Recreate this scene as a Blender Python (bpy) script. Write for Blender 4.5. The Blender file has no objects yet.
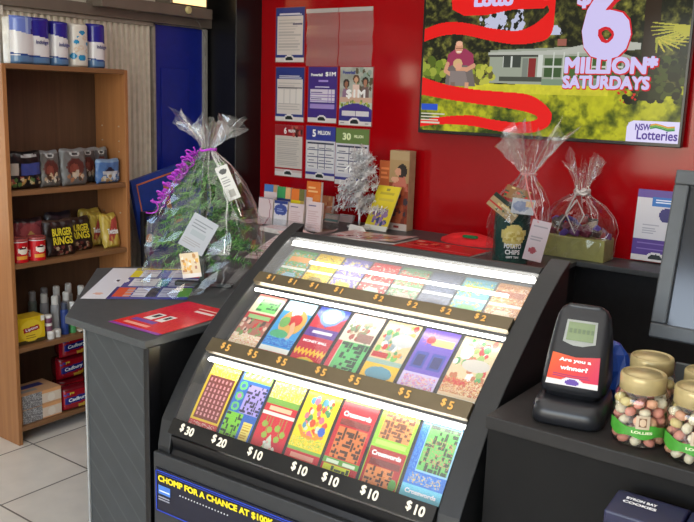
import bpy, math, random
import numpy as np
from mathutils import Vector, Matrix
random.seed(7)
SC = bpy.context.scene
COL = SC.collection
PI = math.pi

# ---------------------------------------------------------------- colour and materials
def lin(c):
    c = c / 255.0
    return c / 12.92 if c <= 0.04045 else ((c + 0.055) / 1.055) ** 2.4
def C(r, g, b): return (lin(r), lin(g), lin(b), 1.0)
_m = {}
def mat(name, col=(200, 200, 200), rough=0.5, metal=0.0, var=0.06, scale=30, bump=0.0, coat=0.0, emit=0.0, spec=0.5):
    if name in _m: return _m[name]
    m = bpy.data.materials.new(name); m.use_nodes = True; _m[name] = m
    nt = m.node_tree; N = nt.nodes; L = nt.links; b = N['Principled BSDF']
    c = C(*col)
    b.inputs['Roughness'].default_value = rough
    b.inputs['Metallic'].default_value = metal
    b.inputs['Specular IOR Level'].default_value = spec
    b.inputs['Coat Weight'].default_value = coat
    tc = N.new('ShaderNodeTexCoord'); nz = N.new('ShaderNodeTexNoise')
    nz.inputs['Scale'].default_value = scale; nz.inputs['Detail'].default_value = 4
    L.new(tc.outputs['Object'], nz.inputs['Vector'])
    r = N.new('ShaderNodeValToRGB')
    r.color_ramp.elements[0].color = tuple(max(0, x * (1 - var * 2)) for x in c[:3]) + (1,)
    r.color_ramp.elements[1].color = tuple(min(1, x * (1 + var * 2)) for x in c[:3]) + (1,)
    r.color_ramp.elements[0].position = .3; r.color_ramp.elements[1].position = .7
    L.new(nz.outputs['Fac'], r.inputs['Fac']); L.new(r.outputs['Color'], b.inputs['Base Color'])
    if emit:
        b.inputs['Emission Color'].default_value = c; b.inputs['Emission Strength'].default_value = emit
    if bump:
        bp = N.new('ShaderNodeBump'); bp.inputs['Strength'].default_value = bump; bp.inputs['Distance'].default_value = .01
        L.new(nz.outputs['Fac'], bp.inputs['Height']); L.new(bp.outputs['Normal'], b.inputs['Normal'])
    return m

def print_mat(name, rough=0.45, emit=0.0, coat=0.0, val=1.0, sat=1.0):
    if name in _m: return _m[name]
    m = bpy.data.materials.new(name); m.use_nodes = True; _m[name] = m
    nt = m.node_tree; b = nt.nodes['Principled BSDF']
    a = nt.nodes.new('ShaderNodeAttribute'); a.attribute_name = 'ink'
    b.inputs['Roughness'].default_value = rough; b.inputs['Coat Weight'].default_value = coat
    if emit:
        b.inputs['Base Color'].default_value = (0.01, 0.01, 0.01, 1)
        nt.links.new(a.outputs['Color'], b.inputs['Emission Color']); b.inputs['Emission Strength'].default_value = emit
    else:
        h = nt.nodes.new('ShaderNodeHueSaturation'); h.inputs['Value'].default_value = val; h.inputs['Saturation'].default_value = sat
        nt.links.new(a.outputs['Color'], h.inputs['Color']); nt.links.new(h.outputs['Color'], b.inputs['Base Color'])
    return m

def clear_mat(name, base=0.05, edge=0.6, rough=0.05, tint=(255, 255, 255), milk=0.0, bump=0.0, bscale=40):
    """thin clear film, glass or acrylic: see-through with reflections that grow towards grazing angles"""
    if name in _m: return _m[name]
    m = bpy.data.materials.new(name); m.use_nodes = True; _m[name] = m
    nt = m.node_tree; N = nt.nodes; L = nt.links; N.clear()
    out = N.new('ShaderNodeOutputMaterial'); tr = N.new('ShaderNodeBsdfTransparent'); gl = N.new('ShaderNodeBsdfGlossy')
    tr.inputs['Color'].default_value = C(*tint); gl.inputs['Roughness'].default_value = rough
    lw = N.new('ShaderNodeLayerWeight'); lw.inputs['Blend'].default_value = 0.25
    ma = N.new('ShaderNodeMath'); ma.operation = 'MULTIPLY_ADD'; ma.inputs[1].default_value = edge; ma.inputs[2].default_value = base
    L.new(lw.outputs['Facing'], ma.inputs[0])
    mx = N.new('ShaderNodeMixShader'); L.new(ma.outputs[0], mx.inputs[0]); L.new(tr.outputs[0], mx.inputs[1]); L.new(gl.outputs[0], mx.inputs[2])
    if bump:
        tc = N.new('ShaderNodeTexCoord'); nz = N.new('ShaderNodeTexNoise'); nz.inputs['Scale'].default_value = bscale
        bp = N.new('ShaderNodeBump'); bp.inputs['Strength'].default_value = bump; bp.inputs['Distance'].default_value = .02
        L.new(tc.outputs['Object'], nz.inputs['Vector']); L.new(nz.outputs['Fac'], bp.inputs['Height'])
        L.new(bp.outputs['Normal'], gl.inputs['Normal'])
    last = mx
    if milk:
        df = N.new('ShaderNodeBsdfDiffuse'); df.inputs['Color'].default_value = C(240, 240, 240)
        m2 = N.new('ShaderNodeMixShader'); m2.inputs[0].default_value = milk
        L.new(mx.outputs[0], m2.inputs[1]); L.new(df.outputs[0], m2.inputs[2]); last = m2
    L.new(last.outputs[0], out.inputs[0])
    return m

def wood_mat(name, c0, c1, axis='Z', rough=.5):
    if name in _m: return _m[name]
    m = mat(name, c0, rough); nt = m.node_tree; N = nt.nodes; L = nt.links
    nz = [n for n in N if n.type == 'TEX_NOISE'][0]; tc = [n for n in N if n.type == 'TEX_COORD'][0]
    mp = N.new('ShaderNodeMapping'); mp.inputs['Scale'].default_value = (60, 60, 2.5) if axis == 'Z' else (60, 2.5, 60)
    L.new(tc.outputs['Object'], mp.inputs['Vector']); L.new(mp.outputs['Vector'], nz.inputs['Vector']); nz.inputs['Scale'].default_value = 1.0
    r = [n for n in N if n.type == 'VALTORGB'][0]
    r.color_ramp.elements[0].color = C(*c0); r.color_ramp.elements[1].color = C(*c1)
    return m

# ---------------------------------------------------------------- mesh builder
class MB:
    def __init__(s): s.v = []; s.f = []; s.mi = []; s.c = []; s.has = False
    def _add(s, vs, fs, mi=0, cols=None):
        o = len(s.v); s.v += [tuple(p) for p in vs]; s.f += [tuple(i + o for i in f) for f in fs]; s.mi += [mi] * len(fs)
        if cols is not None: s.has = True; s.c += list(cols)
        else: s.c += [(1, 1, 1)] * len(fs)
        return s
    def box(s, x0, y0, z0, x1, y1, z1, mi=0, T=None):
        vs = [Vector((x, y, z)) for x in (x0, x1) for y in (y0, y1) for z in (z0, z1)]
        if T is not None: vs = [T @ p for p in vs]
        return s._add(vs, [(0, 1, 3, 2), (4, 6, 7, 5), (0, 4, 5, 1), (2, 3, 7, 6), (0, 2, 6, 4), (1, 5, 7, 3)], mi)
    def prism(s, pts, axis, a, b, mi=0, T=None):
        n = len(pts)
        def P(p, w): return Vector({'x': (w, p[0], p[1]), 'y': (p[0], w, p[1]), 'z': (p[0], p[1], w)}[axis])
        vs = [P(p, a) for p in pts] + [P(p, b) for p in pts]
        if T is not None: vs = [T @ p for p in vs]
        fs = [tuple(range(n))[::-1], tuple(range(n, 2 * n))] + [(i, (i + 1) % n, (i + 1) % n + n, i + n) for i in range(n)]
        return s._add(vs, fs, mi)
    def tube(s, pts, r, n=6, mi=0, caps=True):
        pts = [Vector(p) for p in pts]; vs = []; fs = []
        for i, p in enumerate(pts):
            d = (pts[min(i + 1, len(pts) - 1)] - pts[max(i - 1, 0)]).normalized()
            a = d.cross(Vector((0, 0, 1)) if abs(d.z) < .9 else Vector((1, 0, 0))).normalized(); b = d.cross(a)
            rr = r[i] if isinstance(r, (list, tuple)) else r
            vs += [p + (a * math.cos(t) + b * math.sin(t)) * rr for t in [2 * PI * k / n for k in range(n)]]
        for i in range(len(pts) - 1):
            fs += [(i * n + k, i * n + (k + 1) % n, (i + 1) * n + (k + 1) % n, (i + 1) * n + k) for k in range(n)]
        if caps: fs += [tuple(range(n)), tuple(range((len(pts) - 1) * n, len(pts) * n))[::-1]]
        return s._add(vs, fs, mi)
    def loft(s, rings, mi=0, caps=True):
        n = len(rings[0]); vs = [p for r in rings for p in r]; fs = []
        for i in range(len(rings) - 1):
            fs += [(i * n + k, i * n + (k + 1) % n, (i + 1) * n + (k + 1) % n, (i + 1) * n + k) for k in range(n)]
        if caps: fs += [tuple(range(n))[::-1], tuple(range((len(rings) - 1) * n, len(rings) * n))]
        return s._add(vs, fs, mi)
    def lathe(s, prof, n=24, c=(0, 0, 0), mi=0, caps=False, sx=1, sy=1):
        rings = [[(c[0] + r * sx * math.cos(2 * PI * k / n), c[1] + r * sy * math.sin(2 * PI * k / n), c[2] + z) for k in range(n)] for r, z in prof]
        return s.loft(rings, mi, caps)
    def quad(s, *p, mi=0, col=None): return s._add(p, [tuple(range(len(p)))], mi, None if col is None else [col])
    def grid(s, cv, fn, mi=0):
        a = cv.a[::-1]; h, w = a.shape[:2]
        vs = [fn(i / w, j / h) for j in range(h + 1) for i in range(w + 1)]
        fs = [(j * (w + 1) + i, j * (w + 1) + i + 1, (j + 1) * (w + 1) + i + 1, (j + 1) * (w + 1) + i) for j in range(h) for i in range(w)]
        a = np.clip(a, 0, 1); l = np.where(a <= .04045, a / 12.92, ((a + .055) / 1.055) ** 2.4).reshape(-1, 3)
        return s._add(vs, fs, mi, [tuple(x) for x in l])
    def build(s, name, mats, parent=None, smooth=False, bevel=0, w=True, T=None, seg=2):
        if not isinstance(mats, (list, tuple)): mats = [mats]
        me = bpy.data.meshes.new(name); v = s.v
        if T is not None: v = [tuple(T @ Vector(p)) for p in v]
        if parent is not None and w:
            o = Vector((0, 0, 0)); q = parent
            while q is not None: o = o + q.location; q = q.parent
            v = [(p[0] - o.x, p[1] - o.y, p[2] - o.z) for p in v]
        me.from_pydata(v, [], s.f)
        for m in mats: me.materials.append(m)
        me.polygons.foreach_set('material_index', s.mi)
        if s.has:
            at = me.color_attributes.new('ink', 'FLOAT_COLOR', 'CORNER')
            cl = np.array(s.c, dtype=np.float32); tot = np.array([len(f) for f in s.f])
            full = np.repeat(np.concatenate([cl, np.ones((len(cl), 1), np.float32)], 1), tot, axis=0)
            at.data.foreach_set('color', full.ravel())
        if smooth: me.polygons.foreach_set('use_smooth', [True] * len(me.polygons))
        me.update()
        o = bpy.data.objects.new(name, me); COL.objects.link(o)
        if parent is not None: o.parent = parent
        if bevel:
            b = o.modifiers.new('edge', 'BEVEL'); b.width = bevel; b.segments = seg; b.limit_method = 'ANGLE'; b.angle_limit = .6
        return o

def thing(name, label, cat, loc=(0, 0, 0), rz=0, group=None):
    o = bpy.data.objects.new(name, None); COL.objects.link(o); o.empty_display_size = .05
    o.location = loc; o.rotation_euler = (0, 0, rz)
    return tag(o, label, cat, group)
def tag(o, label=None, cat=None, group=None, kind=None):
    if label: o['label'] = label
    if cat: o['category'] = cat
    if group: o['group'] = group
    if kind: o['kind'] = kind
    return o
def struct(o): o['kind'] = 'structure'; return o
def copy_tree(o, loc=None, rz=None, label=None, parent=None):
    c = o.copy(); COL.objects.link(c)
    if parent is not None: c.parent = parent
    if loc is not None: c.location = loc
    if rz is not None: c.rotation_euler = (0, 0, rz)
    if label: c['label'] = label
    for ch in list(o.children): copy_tree(ch, parent=c)
    return c

_tx = {}
def text_mesh(body, bold=0.0):
    k = (body, bold)
    if k in _tx: return _tx[k]
    cu = bpy.data.curves.new('lettering', 'FONT'); cu.body = body; cu.size = 1; cu.offset = bold; cu.resolution_u = 3
    cu.align_x = 'CENTER'; cu.align_y = 'CENTER'
    ob = bpy.data.objects.new('lettering', cu); COL.objects.link(ob)
    dg = bpy.context.evaluated_depsgraph_get(); dg.update()
    me = bpy.data.meshes.new_from_object(ob.evaluated_get(dg))
    r = ([tuple(v.co) for v in me.vertices], [tuple(p.vertices) for p in me.polygons])
    bpy.data.objects.remove(ob); bpy.data.curves.remove(cu); bpy.data.meshes.remove(me)
    _tx[k] = r; return r
def text(mb, body, h, o, right, up, bold=0.02, mi=0, wid=None, fn=None):
    """add lettering of cap height about h centred on point o; wid squeezes it to a total width; bold fattens the strokes"""
    v, f = text_mesh(body, bold if fn else 0.0)
    if not v: return mb
    bo = 0 if fn else bold
    xs = [p[0] for p in v]; ys = [p[1] for p in v]
    cx = (min(xs) + max(xs)) / 2; cy = (min(ys) + max(ys)) / 2
    sy = h / (max(ys) - min(ys) + 2 * bo); sx = sy if wid is None else wid / (max(xs) - min(xs) + 2 * bo)
    if fn: return mb._add([fn((p[0] - cx) * sx, (p[1] - cy) * sy) for p in v], f, mi)
    o = Vector(o); right = Vector(right).normalized(); up = Vector(up).normalized(); nn = right.cross(up)
    for k, (dx, dy) in enumerate([(0, 0)] if bo < .001 else [(-1, -1), (1, -1), (1, 1), (-1, 1), (0, 1.2), (0, -1.2), (1.2, 0), (-1.2, 0)]):
        mb._add([o + nn * (k * 5e-5) + right * ((p[0] - cx + dx * bo * .85) * sx) + up * ((p[1] - cy + dy * bo * .85) * sy) for p in v], f, mi)
    return mb

# ---------------------------------------------------------------- flat printed pictures as coloured cells
class Cv:
    def __init__(s, w, h, c): s.w = w; s.h = h; s.a = np.ones((h, w, 3)) * (np.array(c) / 255.0); s.rng = np.random.RandomState(w * 31 + h + int(sum(c)))
    def _uv(s):
        return np.meshgrid((np.arange(s.w) + .5) / s.w, (np.arange(s.h) + .5) / s.h)
    def put(s, m, c): s.a[m] = np.array(c) / 255.0; return s
    def rect(s, u0, v0, u1, v1, c):
        U, V = s._uv(); return s.put((U >= u0) & (U < u1) & (V >= v0) & (V < v1), c)
    def ell(s, cu, cv, ru, rv, c):
        U, V = s._uv(); return s.put(((U - cu) / ru) ** 2 + ((V - cv) / rv) ** 2 < 1, c)
    def poly(s, pts, c):
        U, V = s._uv(); ins = np.zeros(U.shape, bool); n = len(pts)
        for i in range(n):
            x0, y0 = pts[i]; x1, y1 = pts[(i + 1) % n]
            if y0 == y1: continue
            k = ((y0 > V) != (y1 > V)) & (U < (x1 - x0) * (V - y0) / (y1 - y0) + x0); ins ^= k
        return s.put(ins, c)
    def path(s, pts, wd, c, asp=1.0):
        for i in range(len(pts) - 1):
            (x0, y0), (x1, y1) = pts[i], pts[i + 1]; w0 = wd[i] if isinstance(wd, list) else wd; w1 = wd[i + 1] if isinstance(wd, list) else wd
            for t in np.linspace(0, 1, 40):
                r = w0 + (w1 - w0) * t; s.ell(x0 + (x1 - x0) * t, y0 + (y1 - y0) * t, r * asp, r, c)
        return s
    def speck(s, u0, v0, u1, v1, cols, n, r=(.02, .06), asp=1.0):
        for _ in range(n):
            k = s.rng.uniform(*r); s.ell(s.rng.uniform(u0, u1), s.rng.uniform(v0, v1), k * asp, k, cols[s.rng.randint(len(cols))])
        return s
    def cells(s, u0, v0, u1, v1, cols, p):
        i0, i1, j0, j1 = int(u0 * s.w), int(u1 * s.w), int(v0 * s.h), int(v1 * s.h)
        for j in range(j0, j1):
            for i in range(i0, i1):
                if s.rng.rand() < p: s.a[j, i] = np.array(cols[s.rng.randint(len(cols))]) / 255.0
        return s
    def cross(s, u0, v0, u1, v1, nx, ny, bg, fg, p=.5):
        s.rect(u0, v0, u1, v1, bg); a = (u1 - u0) / nx; b = (v1 - v0) / ny
        for j in range(ny):
            for i in range(j % 2, nx, 2):
                if s.rng.rand() < .78:
                    w, h = ((1, 2) if (i // 2 + j) % 2 else (2, 1)) if s.rng.rand() < .7 else (1, 1)
                    s.rect(u0 + i * a + a * .1, v0 + j * b + b * .1, min(u1, u0 + (i + w) * a - a * .1), min(v1, v0 + (j + h) * b - b * .1), fg)
        return s
    def lines(s, u0, v0, u1, v1, n, c, ragged=.35):
        for k in range(n):
            v = v0 + (v1 - v0) * (k + .3) / n; s.rect(u0, v, u1 - (u1 - u0) * ragged * s.rng.rand(), v + (v1 - v0) / n * .45, c)
        return s
    def jitter(s, amt):
        s.a = s.a * (1 + (s.rng.rand(s.h, s.w, 1) - .5) * amt); return s
def vnoise(w, h, sc, seed):
    r = np.random.RandomState(seed); out = np.zeros((h, w)); amp = 1; tot = 0
    while sc >= 1 and amp > .1:
        gw, gh = max(2, int(w / sc) + 2), max(2, int(h / sc) + 2); g = r.rand(gh, gw)
        x = np.linspace(0, gw - 1.001, w); y = np.linspace(0, gh - 1.001, h); xi = x.astype(int); yi = y.astype(int); fx = x - xi; fy = (y - yi)[:, None]
        a = g[yi][:, xi] * (1 - fx) + g[yi][:, xi + 1] * fx; b = g[yi + 1][:, xi] * (1 - fx) + g[yi + 1][:, xi + 1] * fx
        out += amp * (a * (1 - fy) + b * fy); tot += amp; amp *= .6; sc /= 2
    return out / tot
def sheet(mb, cv, p00, p10, p01):
    p00, p10, p01 = Vector(p00), Vector(p10), Vector(p01)
    return mb.grid(cv, lambda u, v: p00 + (p10 - p00) * u + (p01 - p00) * v)
PRINT = print_mat('printed_card'); GLOSSP = print_mat('glossy_print', .22)
WHITE = mat('white_ink', (240, 240, 240), .5, var=.02); 
# ---------------------------------------------------------------- camera
F, YAW, PIT, ROL = 829.53, -0.628988, -0.195493, 0.03275
f = Vector((math.sin(YAW) * math.cos(PIT), math.cos(YAW) * math.cos(PIT), math.sin(PIT)))
r = Vector((math.cos(YAW), -math.sin(YAW), 0)); u = r.cross(f)
r2 = r * math.cos(ROL) + u * math.sin(ROL); u2 = -r * math.sin(ROL) + u * math.cos(ROL)
CAMR, CAMU, CAMF = r2.copy(), u2.copy(), f.copy()
cam = bpy.data.cameras.new('camera'); cam.sensor_width = 36; cam.lens = F / 694 * 36; cam.clip_start = .02
co = bpy.data.objects.new('camera', cam); COL.objects.link(co)
M = Matrix((r2, u2, -f)).transposed().to_4x4(); M.translation = (0, 0, 1.6); co.matrix_world = M
SC.camera = co
SC.view_settings.view_transform = 'Standard'; SC.view_settings.look = 'None'
SC.cycles.transparent_max_bounces = 20

# ---------------------------------------------------------------- room
def tile_mat():
    m = mat('floor_tile', (205, 196, 180), .28); nt = m.node_tree; N = nt.nodes; L = nt.links; b = N['Principled BSDF']
    tc = N.new('ShaderNodeTexCoord'); mp = N.new('ShaderNodeMapping'); mp.inputs['Location'].default_value = (2.81 + .41 * 4, -2.038 + .41 * 8, 0)
    br = N.new('ShaderNodeTexBrick'); br.offset = 0; br.inputs['Scale'].default_value = 1; br.inputs['Brick Width'].default_value = .41; br.inputs['Row Height'].default_value = .41
    br.inputs['Mortar Size'].default_value = .004; br.inputs['Color1'].default_value = C(238, 230, 216); br.inputs['Color2'].default_value = C(230, 221, 206); br.inputs['Mortar'].default_value = C(112, 104, 94)
    L.new(tc.outputs['Object'], mp.inputs['Vector']); L.new(mp.outputs['Vector'], br.inputs['Vector'])
    nz = [n for n in N if n.type == 'TEX_NOISE'][0]; nz.inputs['Scale'].default_value = 9
    mx = N.new('ShaderNodeMix'); mx.data_type = 'RGBA'; mx.blend_type = 'MULTIPLY'; mx.inputs[0].default_value = .25
    L.new(br.outputs['Color'], mx.inputs[6]); L.new(nz.outputs['Fac'], mx.inputs[7]); L.new(mx.outputs[2], b.inputs['Base Color'])
    return m
CREAM = mat('cream_paint', (205, 198, 186), .6, var=.03, scale=6)
RED = mat('red_gloss_panel', (158, 5, 14), .10, var=.03, scale=4, coat=.0, spec=.32)
GREYB = mat('brown_grey_metal', (108, 98, 88), .45, var=.05, scale=8)
BLACK = mat('black_laminate', (24, 24, 26), .4, var=.1)
BLACKG = mat('black_gloss_panel', (13, 13, 15), .3, var=.1)
FRAMEW = mat('white_window_frame', (222, 220, 214), .4, var=.03)
XL, YW, H = -3.5, 3.6, 2.75
struct(MB().box(XL - .1, -2.6, -.1, 2.3, YW + .1, 0).build('floor', tile_mat()))
struct(MB().box(XL - .1, -2.6, H, 2.3, YW + .1, H + .1).build('ceiling', mat('ceiling_board', (206, 202, 194), .7, var=.03)))
struct(MB().box(-3.265, YW, 0, 2.3, YW + .1, H).build('wall_back', RED))
struct(MB().box(XL, 3.395, 0, -3.265, YW + .1, H).build('trim_1', [BLACKG], bevel=.004))
# left wall, built round its window opening
WY0, WY1, WZ0, WZ1 = 1.38, 2.135, .92, 1.88
w = MB().box(XL - .1, -2.6, 0, XL, WY0, H).box(XL - .1, WY0, 0, XL, WY1, WZ0).box(XL - .1, WY0, WZ1, XL, WY1, H).box(XL - .1, WY1, 0, XL, YW + .1, H)
struct(w.build('wall_left', CREAM))
wf = MB()
for a in (WY0, WY1 - .05): wf.box(XL - .07, a, WZ0, XL + .015, a + .05, WZ1)
wf.box(XL - .07, WY0, WZ0, XL + .02, WY1, WZ0 + .05).box(XL - .07, WY0, WZ1 - .02, XL + .015, WY1, WZ1)
win = struct(wf.build('window_1', FRAMEW, bevel=.004))
MB().box(XL - .05, WY0, WZ0, XL - .045, WY1, WZ1).build('pane', clear_mat('window_glass', .04, .4, .01), win)
# corrugated panel beside the window
prof = []; y = 2.15; k = 0
while y < 2.975:
    prof += [(XL + .008, y), (XL + .008, y + .012), (XL + .022, y + .017), (XL + .022, y + .029)]; y += .0345
pts = prof + [(XL, prof[-1][1]), (XL, 2.15)]
struct(MB().prism(pts, 'z', 0, 1.925).build('trim_5', mat('corrugated_metal', (212, 203, 186), .45, var=.04), None))['label'] = 'grey corrugated wall panel behind the bookcase'
cap = MB().box(XL, 2.14, 1.925, XL + .03, 3.005, 1.945).box(XL, 2.988, 0, XL + .03, 3.005, 1.945)
struct(cap.build('trim_2', mat('panel_cap', (150, 142, 130), .45), bevel=.002))
dr = MB().box(XL, 3.005, 0, XL + .012, 3.355, 1.94).box(XL + .012, 3.05, .1, XL + .018, 3.25, .9).box(XL + .012, 3.05, 1.0, XL + .018, 3.25, 1.72)
d1 = struct(dr.build('door_1', mat('deep_blue_paint', (12, 34, 140), .35, var=.05), bevel=.003))
MB().box(XL, 3.355, 0, XL + .03, 3.38, 1.94).build('door_frame', mat('grey_frame', (150, 148, 142), .45), d1, bevel=.002)
# shutter housing and soffit over the left wall
s_ = MB().box(XL, 2.1, 1.945, XL + .05, 3.395, 2.0).box(XL, 2.6, 1.985, XL + .12, 3.33, 2.04).box(XL, 1.2, 2.14, XL + .06, 2.6, 2.3)
struct(s_.build('trim_3', GREYB, bevel=.004))
struct(MB().box(XL, -1.0, 1.9, XL + .04, 2.14, 2.0).build('trim_4', CREAM, bevel=.004))
lb = thing('transom_light', 'warm lit rectangular light box above the blue door', 'light', (XL + .02, 3.12, 2.04))
MB().box(XL, 3.03, 2.042, XL + .121, 3.29, 2.22).build('housing', GREYB, lb, bevel=.004)
MB().box(XL + .121, 3.045, 2.048, XL + .126, 3.275, 2.2).build('diffuser', mat('warm_diffuser', (255, 214, 150), .5, emit=1.6), lb)
sn = thing('door_sensor', 'small round cream sensor on the dark beam above the blue door', 'sensor', (XL + .12, 3.15, 2.02))
MB().lathe([(.0, .014), (.014, .014), (.019, .009), (.02, 0), (0, 0)], 18).build('cap', mat('sensor_cream', (205, 196, 140), .4), sn, w=False, T=Matrix.Rotation(PI / 2, 4, 'Y'))
MB().tube([(XL + .125, 3.16, 2.01), (XL + .10, 3.25, 1.96), (XL + .06, 3.345, 1.88), (XL + .035, 3.36, 1.80)], .0022, 5).build('wire', mat('wire_grey', (120, 118, 110), .5), sn)
# front and right walls behind the photographer, with a shopfront opening
struct(MB().box(XL, -2.6, 0, 2.3, -2.5, .5).box(XL, -2.6, 2.5, 2.3, -2.5, H).box(XL, -2.6, .5, -3.0, -2.5, 2.5).box(1.6, -2.6, .5, 2.3, -2.5, 2.5).build('wall_front', CREAM))
struct(MB().box(2.2, -2.5, 0, 2.3, YW, H).build('wall_right', mat('plain_wall', (150, 146, 140), .7)))

# ---------------------------------------------------------------- outside the window
hb = MB(); rr = random.Random(3)
for i in range(6500):
    x = rr.uniform(-7.3, -6.2); yy = rr.uniform(-2.5, 4.5); z = rr.uniform(0.1, 2.6 + .5 * math.sin(yy * 2.1)); a = rr.uniform(.04, .09)
    d = Vector((rr.uniform(-1, 1), rr.uniform(-1, 1), rr.uniform(-.6, 1))).normalized(); e = d.cross(Vector((.3, .5, .8))).normalized()
    p = Vector((x, yy, z)); hb.quad(p - d * a, p + e * a * .5, p + d * a, p - e * a * .5, mi=i % 3)
hg = hb.build('garden_hedge', [mat('leaf_lime', (150, 175, 60), .6), mat('leaf_mid', (95, 130, 45), .6), mat('leaf_yellow', (205, 195, 110), .6)])
tag(hg, 'bright green leafy hedge outside the left window', 'hedge', kind='stuff')
struct(MB().box(-12, -8, -.2, XL - .1, 10, -.1).build('ground', mat('pale_ground', (190, 185, 165), .8)))

# ---------------------------------------------------------------- light
wd = bpy.data.worlds.new('sky'); SC.world = wd; wd.use_nodes = True
bg = wd.node_tree.nodes['Background']; sky = wd.node_tree.nodes.new('ShaderNodeTexSky'); sky.sky_type = 'NISHITA'
sky.sun_elevation = math.radians(48); sky.sun_rotation = math.radians(200); sky.sun_disc = False
wd.node_tree.links.new(sky.outputs[0], bg.inputs[0]); bg.inputs[1].default_value = .8
def area(name, loc, size, power, rot=(0, 0, 0), col=(1, 1, 1)):
    l = bpy.data.lights.new(name, 'AREA'); l.shape = 'RECTANGLE'; l.size, l.size_y = size; l.energy = power; l.color = col
    o = bpy.data.objects.new(name, l); COL.objects.link(o); o.location = loc; o.rotation_euler = rot; return o
area('ceiling_light', (-.9, .6, H - .02), (3.2, 3.4), 44, col=(1, .97, .92))
area('ceiling_light', (-1.4, 2.9, H - .02), (2.2, .5), 9, col=(1, .96, .9))
area('window_daylight', (-.8, -2.45, 1.5), (4.4, 1.9), 52, (PI / 2, 0, 0), (.95, .98, 1))
su = bpy.data.lights.new('sun', 'SUN'); su.energy = 3.5; su.angle = .01; so = bpy.data.objects.new('sun', su); COL.objects.link(so)
so.rotation_euler = (math.radians(35), math.radians(28), 0)
# ---------------------------------------------------------------- bookcase
WOOD = wood_mat('oak_veneer', (150, 98, 56), (166, 112, 66)); WOODH = wood_mat('oak_veneer_shelf', (120, 82, 50), (136, 95, 60), 'Y'); WOODB = wood_mat('oak_back_panel', (80, 55, 38), (94, 66, 46))  # shelf and back oak toned darker, painting in the shade inside the bookcase
FX = -3.244; BX = -3.47; Y0, Y1 = 1.985, 2.635
bk = thing('bookcase', 'oak veneer bookcase stocked with snacks and household goods, against the left wall', 'bookcase', (FX - .1, 2.31, 0))
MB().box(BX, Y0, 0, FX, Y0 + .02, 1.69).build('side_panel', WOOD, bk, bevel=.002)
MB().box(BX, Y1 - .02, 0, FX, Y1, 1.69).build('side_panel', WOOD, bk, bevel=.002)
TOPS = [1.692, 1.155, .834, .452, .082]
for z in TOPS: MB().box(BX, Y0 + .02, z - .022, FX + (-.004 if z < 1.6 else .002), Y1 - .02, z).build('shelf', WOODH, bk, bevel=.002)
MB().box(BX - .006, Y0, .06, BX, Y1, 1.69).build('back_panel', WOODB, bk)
PIN = mat('pin_metal', (190, 180, 165), .3, .6)
for z in [.25, .3, .6, .65, 1.0, 1.3, 1.35, 1.42]:
    for x in (BX + .05, FX - .05): MB().box(x, Y1 - .024, z, x + .006, Y1 - .0195, z + .006).build('shelf_pin', PIN, bk)
MB().box(BX + .002, 2.13, .1, BX + .006, 2.136, .80).build('cable', mat('pale_cable', (180, 170, 155), .5), bk)

# kitchen towel packs
SHRINK = print_mat('shrink_wrap', .18, val=.9)
def towel(y0, y1, zt, kind, label, name='kitchen_towel_pack'):
    cv = Cv(28, 46, (226, 224, 226))
    if kind == 'floral':
        cv.a[:] = np.array((222, 216, 206)) / 255
        for (a, b, q) in [(.5, .2, .1), (.3, .42, .09), (.72, .45, .08), (.2, .75, .13), (.48, .78, .13), (.35, .3, .03)]: cv.ell(a, b, q, q * .55, (40, 140, 190))
        for (a, b) in [(.6, .32), (.45, .55), (.7, .62), (.3, .6)]: cv.ell(a, b, .09, .05, (215, 190, 165)); cv.ell(a, b, .05, .03, (222, 216, 206))
    else:
        cv.poly([(0, 0), (1, 0), (1, .46 if kind == 'big' else .44), (0, .28 if kind == 'tall' else (.3 if kind == 'big' else .40))], (40, 36, 140))
        cv.poly([(0, .82), (1, .86), (1, 1), (0, 1)], (92, 128, 170)); cv.poly([(0, .80), (.5, .85), (1, .86), (1, .84), (0, .77)], (40, 70, 140))
        if kind == 'big': cv.poly([(0, 0), (.5, 0), (.42, .38), (0, .3)], (110, 130, 205)); cv.rect(.3, 0, .36, .36, (160, 180, 225))
    t = thing(name, label, 'kitchen towels', (FX - .09, (y0 + y1) / 2, 1.692))
    n = 18; w2 = (y1 - y0) / 2; d2 = .052; zc = 1.693
    def fn(uu, vv):
        a = PI * (uu - .5) * 1.0 if kind != 'big' else 0
        if kind == 'big':
            s2 = (uu - .5) * 2; x = d2 * (1 - .35 * (abs((abs(s2) * 2) % 2 - 1)) ** 2.5 * .6 - .5 * abs(s2) ** 8); yy = s2 * w2
        else:
            x = d2 * math.cos(a) ** .7 if abs(uu - .5) < .499 else 0; yy = math.sin(a) * w2
        e = min(vv, 1 - vv); x *= min(1, .72 + e * 9)
        return Vector((FX - .09 + x, (y0 + y1) / 2 + yy, zc + vv * (zt - zc)))
    MB().grid(cv, fn).build('wrapper', SHRINK, t, smooth=True)
    m = MB()
    m.box(FX - .09 - d2, y0 + .004, zc, FX - .088, y1 - .004, zt - .004)
    m.build('rolls', mat('paper_white', (228, 226, 222), .8), t, bevel=.01)
    if kind != 'floral':
        tx = MB(); text(tx, 'Indulge', .022, (FX - .09 + d2 + .002, (y0 + y1) / 2 + (w2 * .4 if kind == 'big' else .004), zc + (zt - zc) * .47), (0, 1, 0), (0, 0, 1), wid=min(.06, (y1 - y0) * .6)); tx.build('lettering', mat('navy_ink', (40, 50, 120)), t)
towel(2.075, 2.262, 1.893, 'big', 'large twin pack of blue and white paper towel, leftmost on top of the bookcase')
towel(2.268, 2.358, 1.886, 'tall', 'single blue and white paper towel roll beside the twin pack on the bookcase top')
towel(2.366, 2.462, 1.884, 'floral', 'white paper towel roll with turquoise flower print on the bookcase top')
towel(2.47, 2.556, 1.892, 'dark', 'rightmost paper towel roll with deep blue top band on the bookcase')

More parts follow.
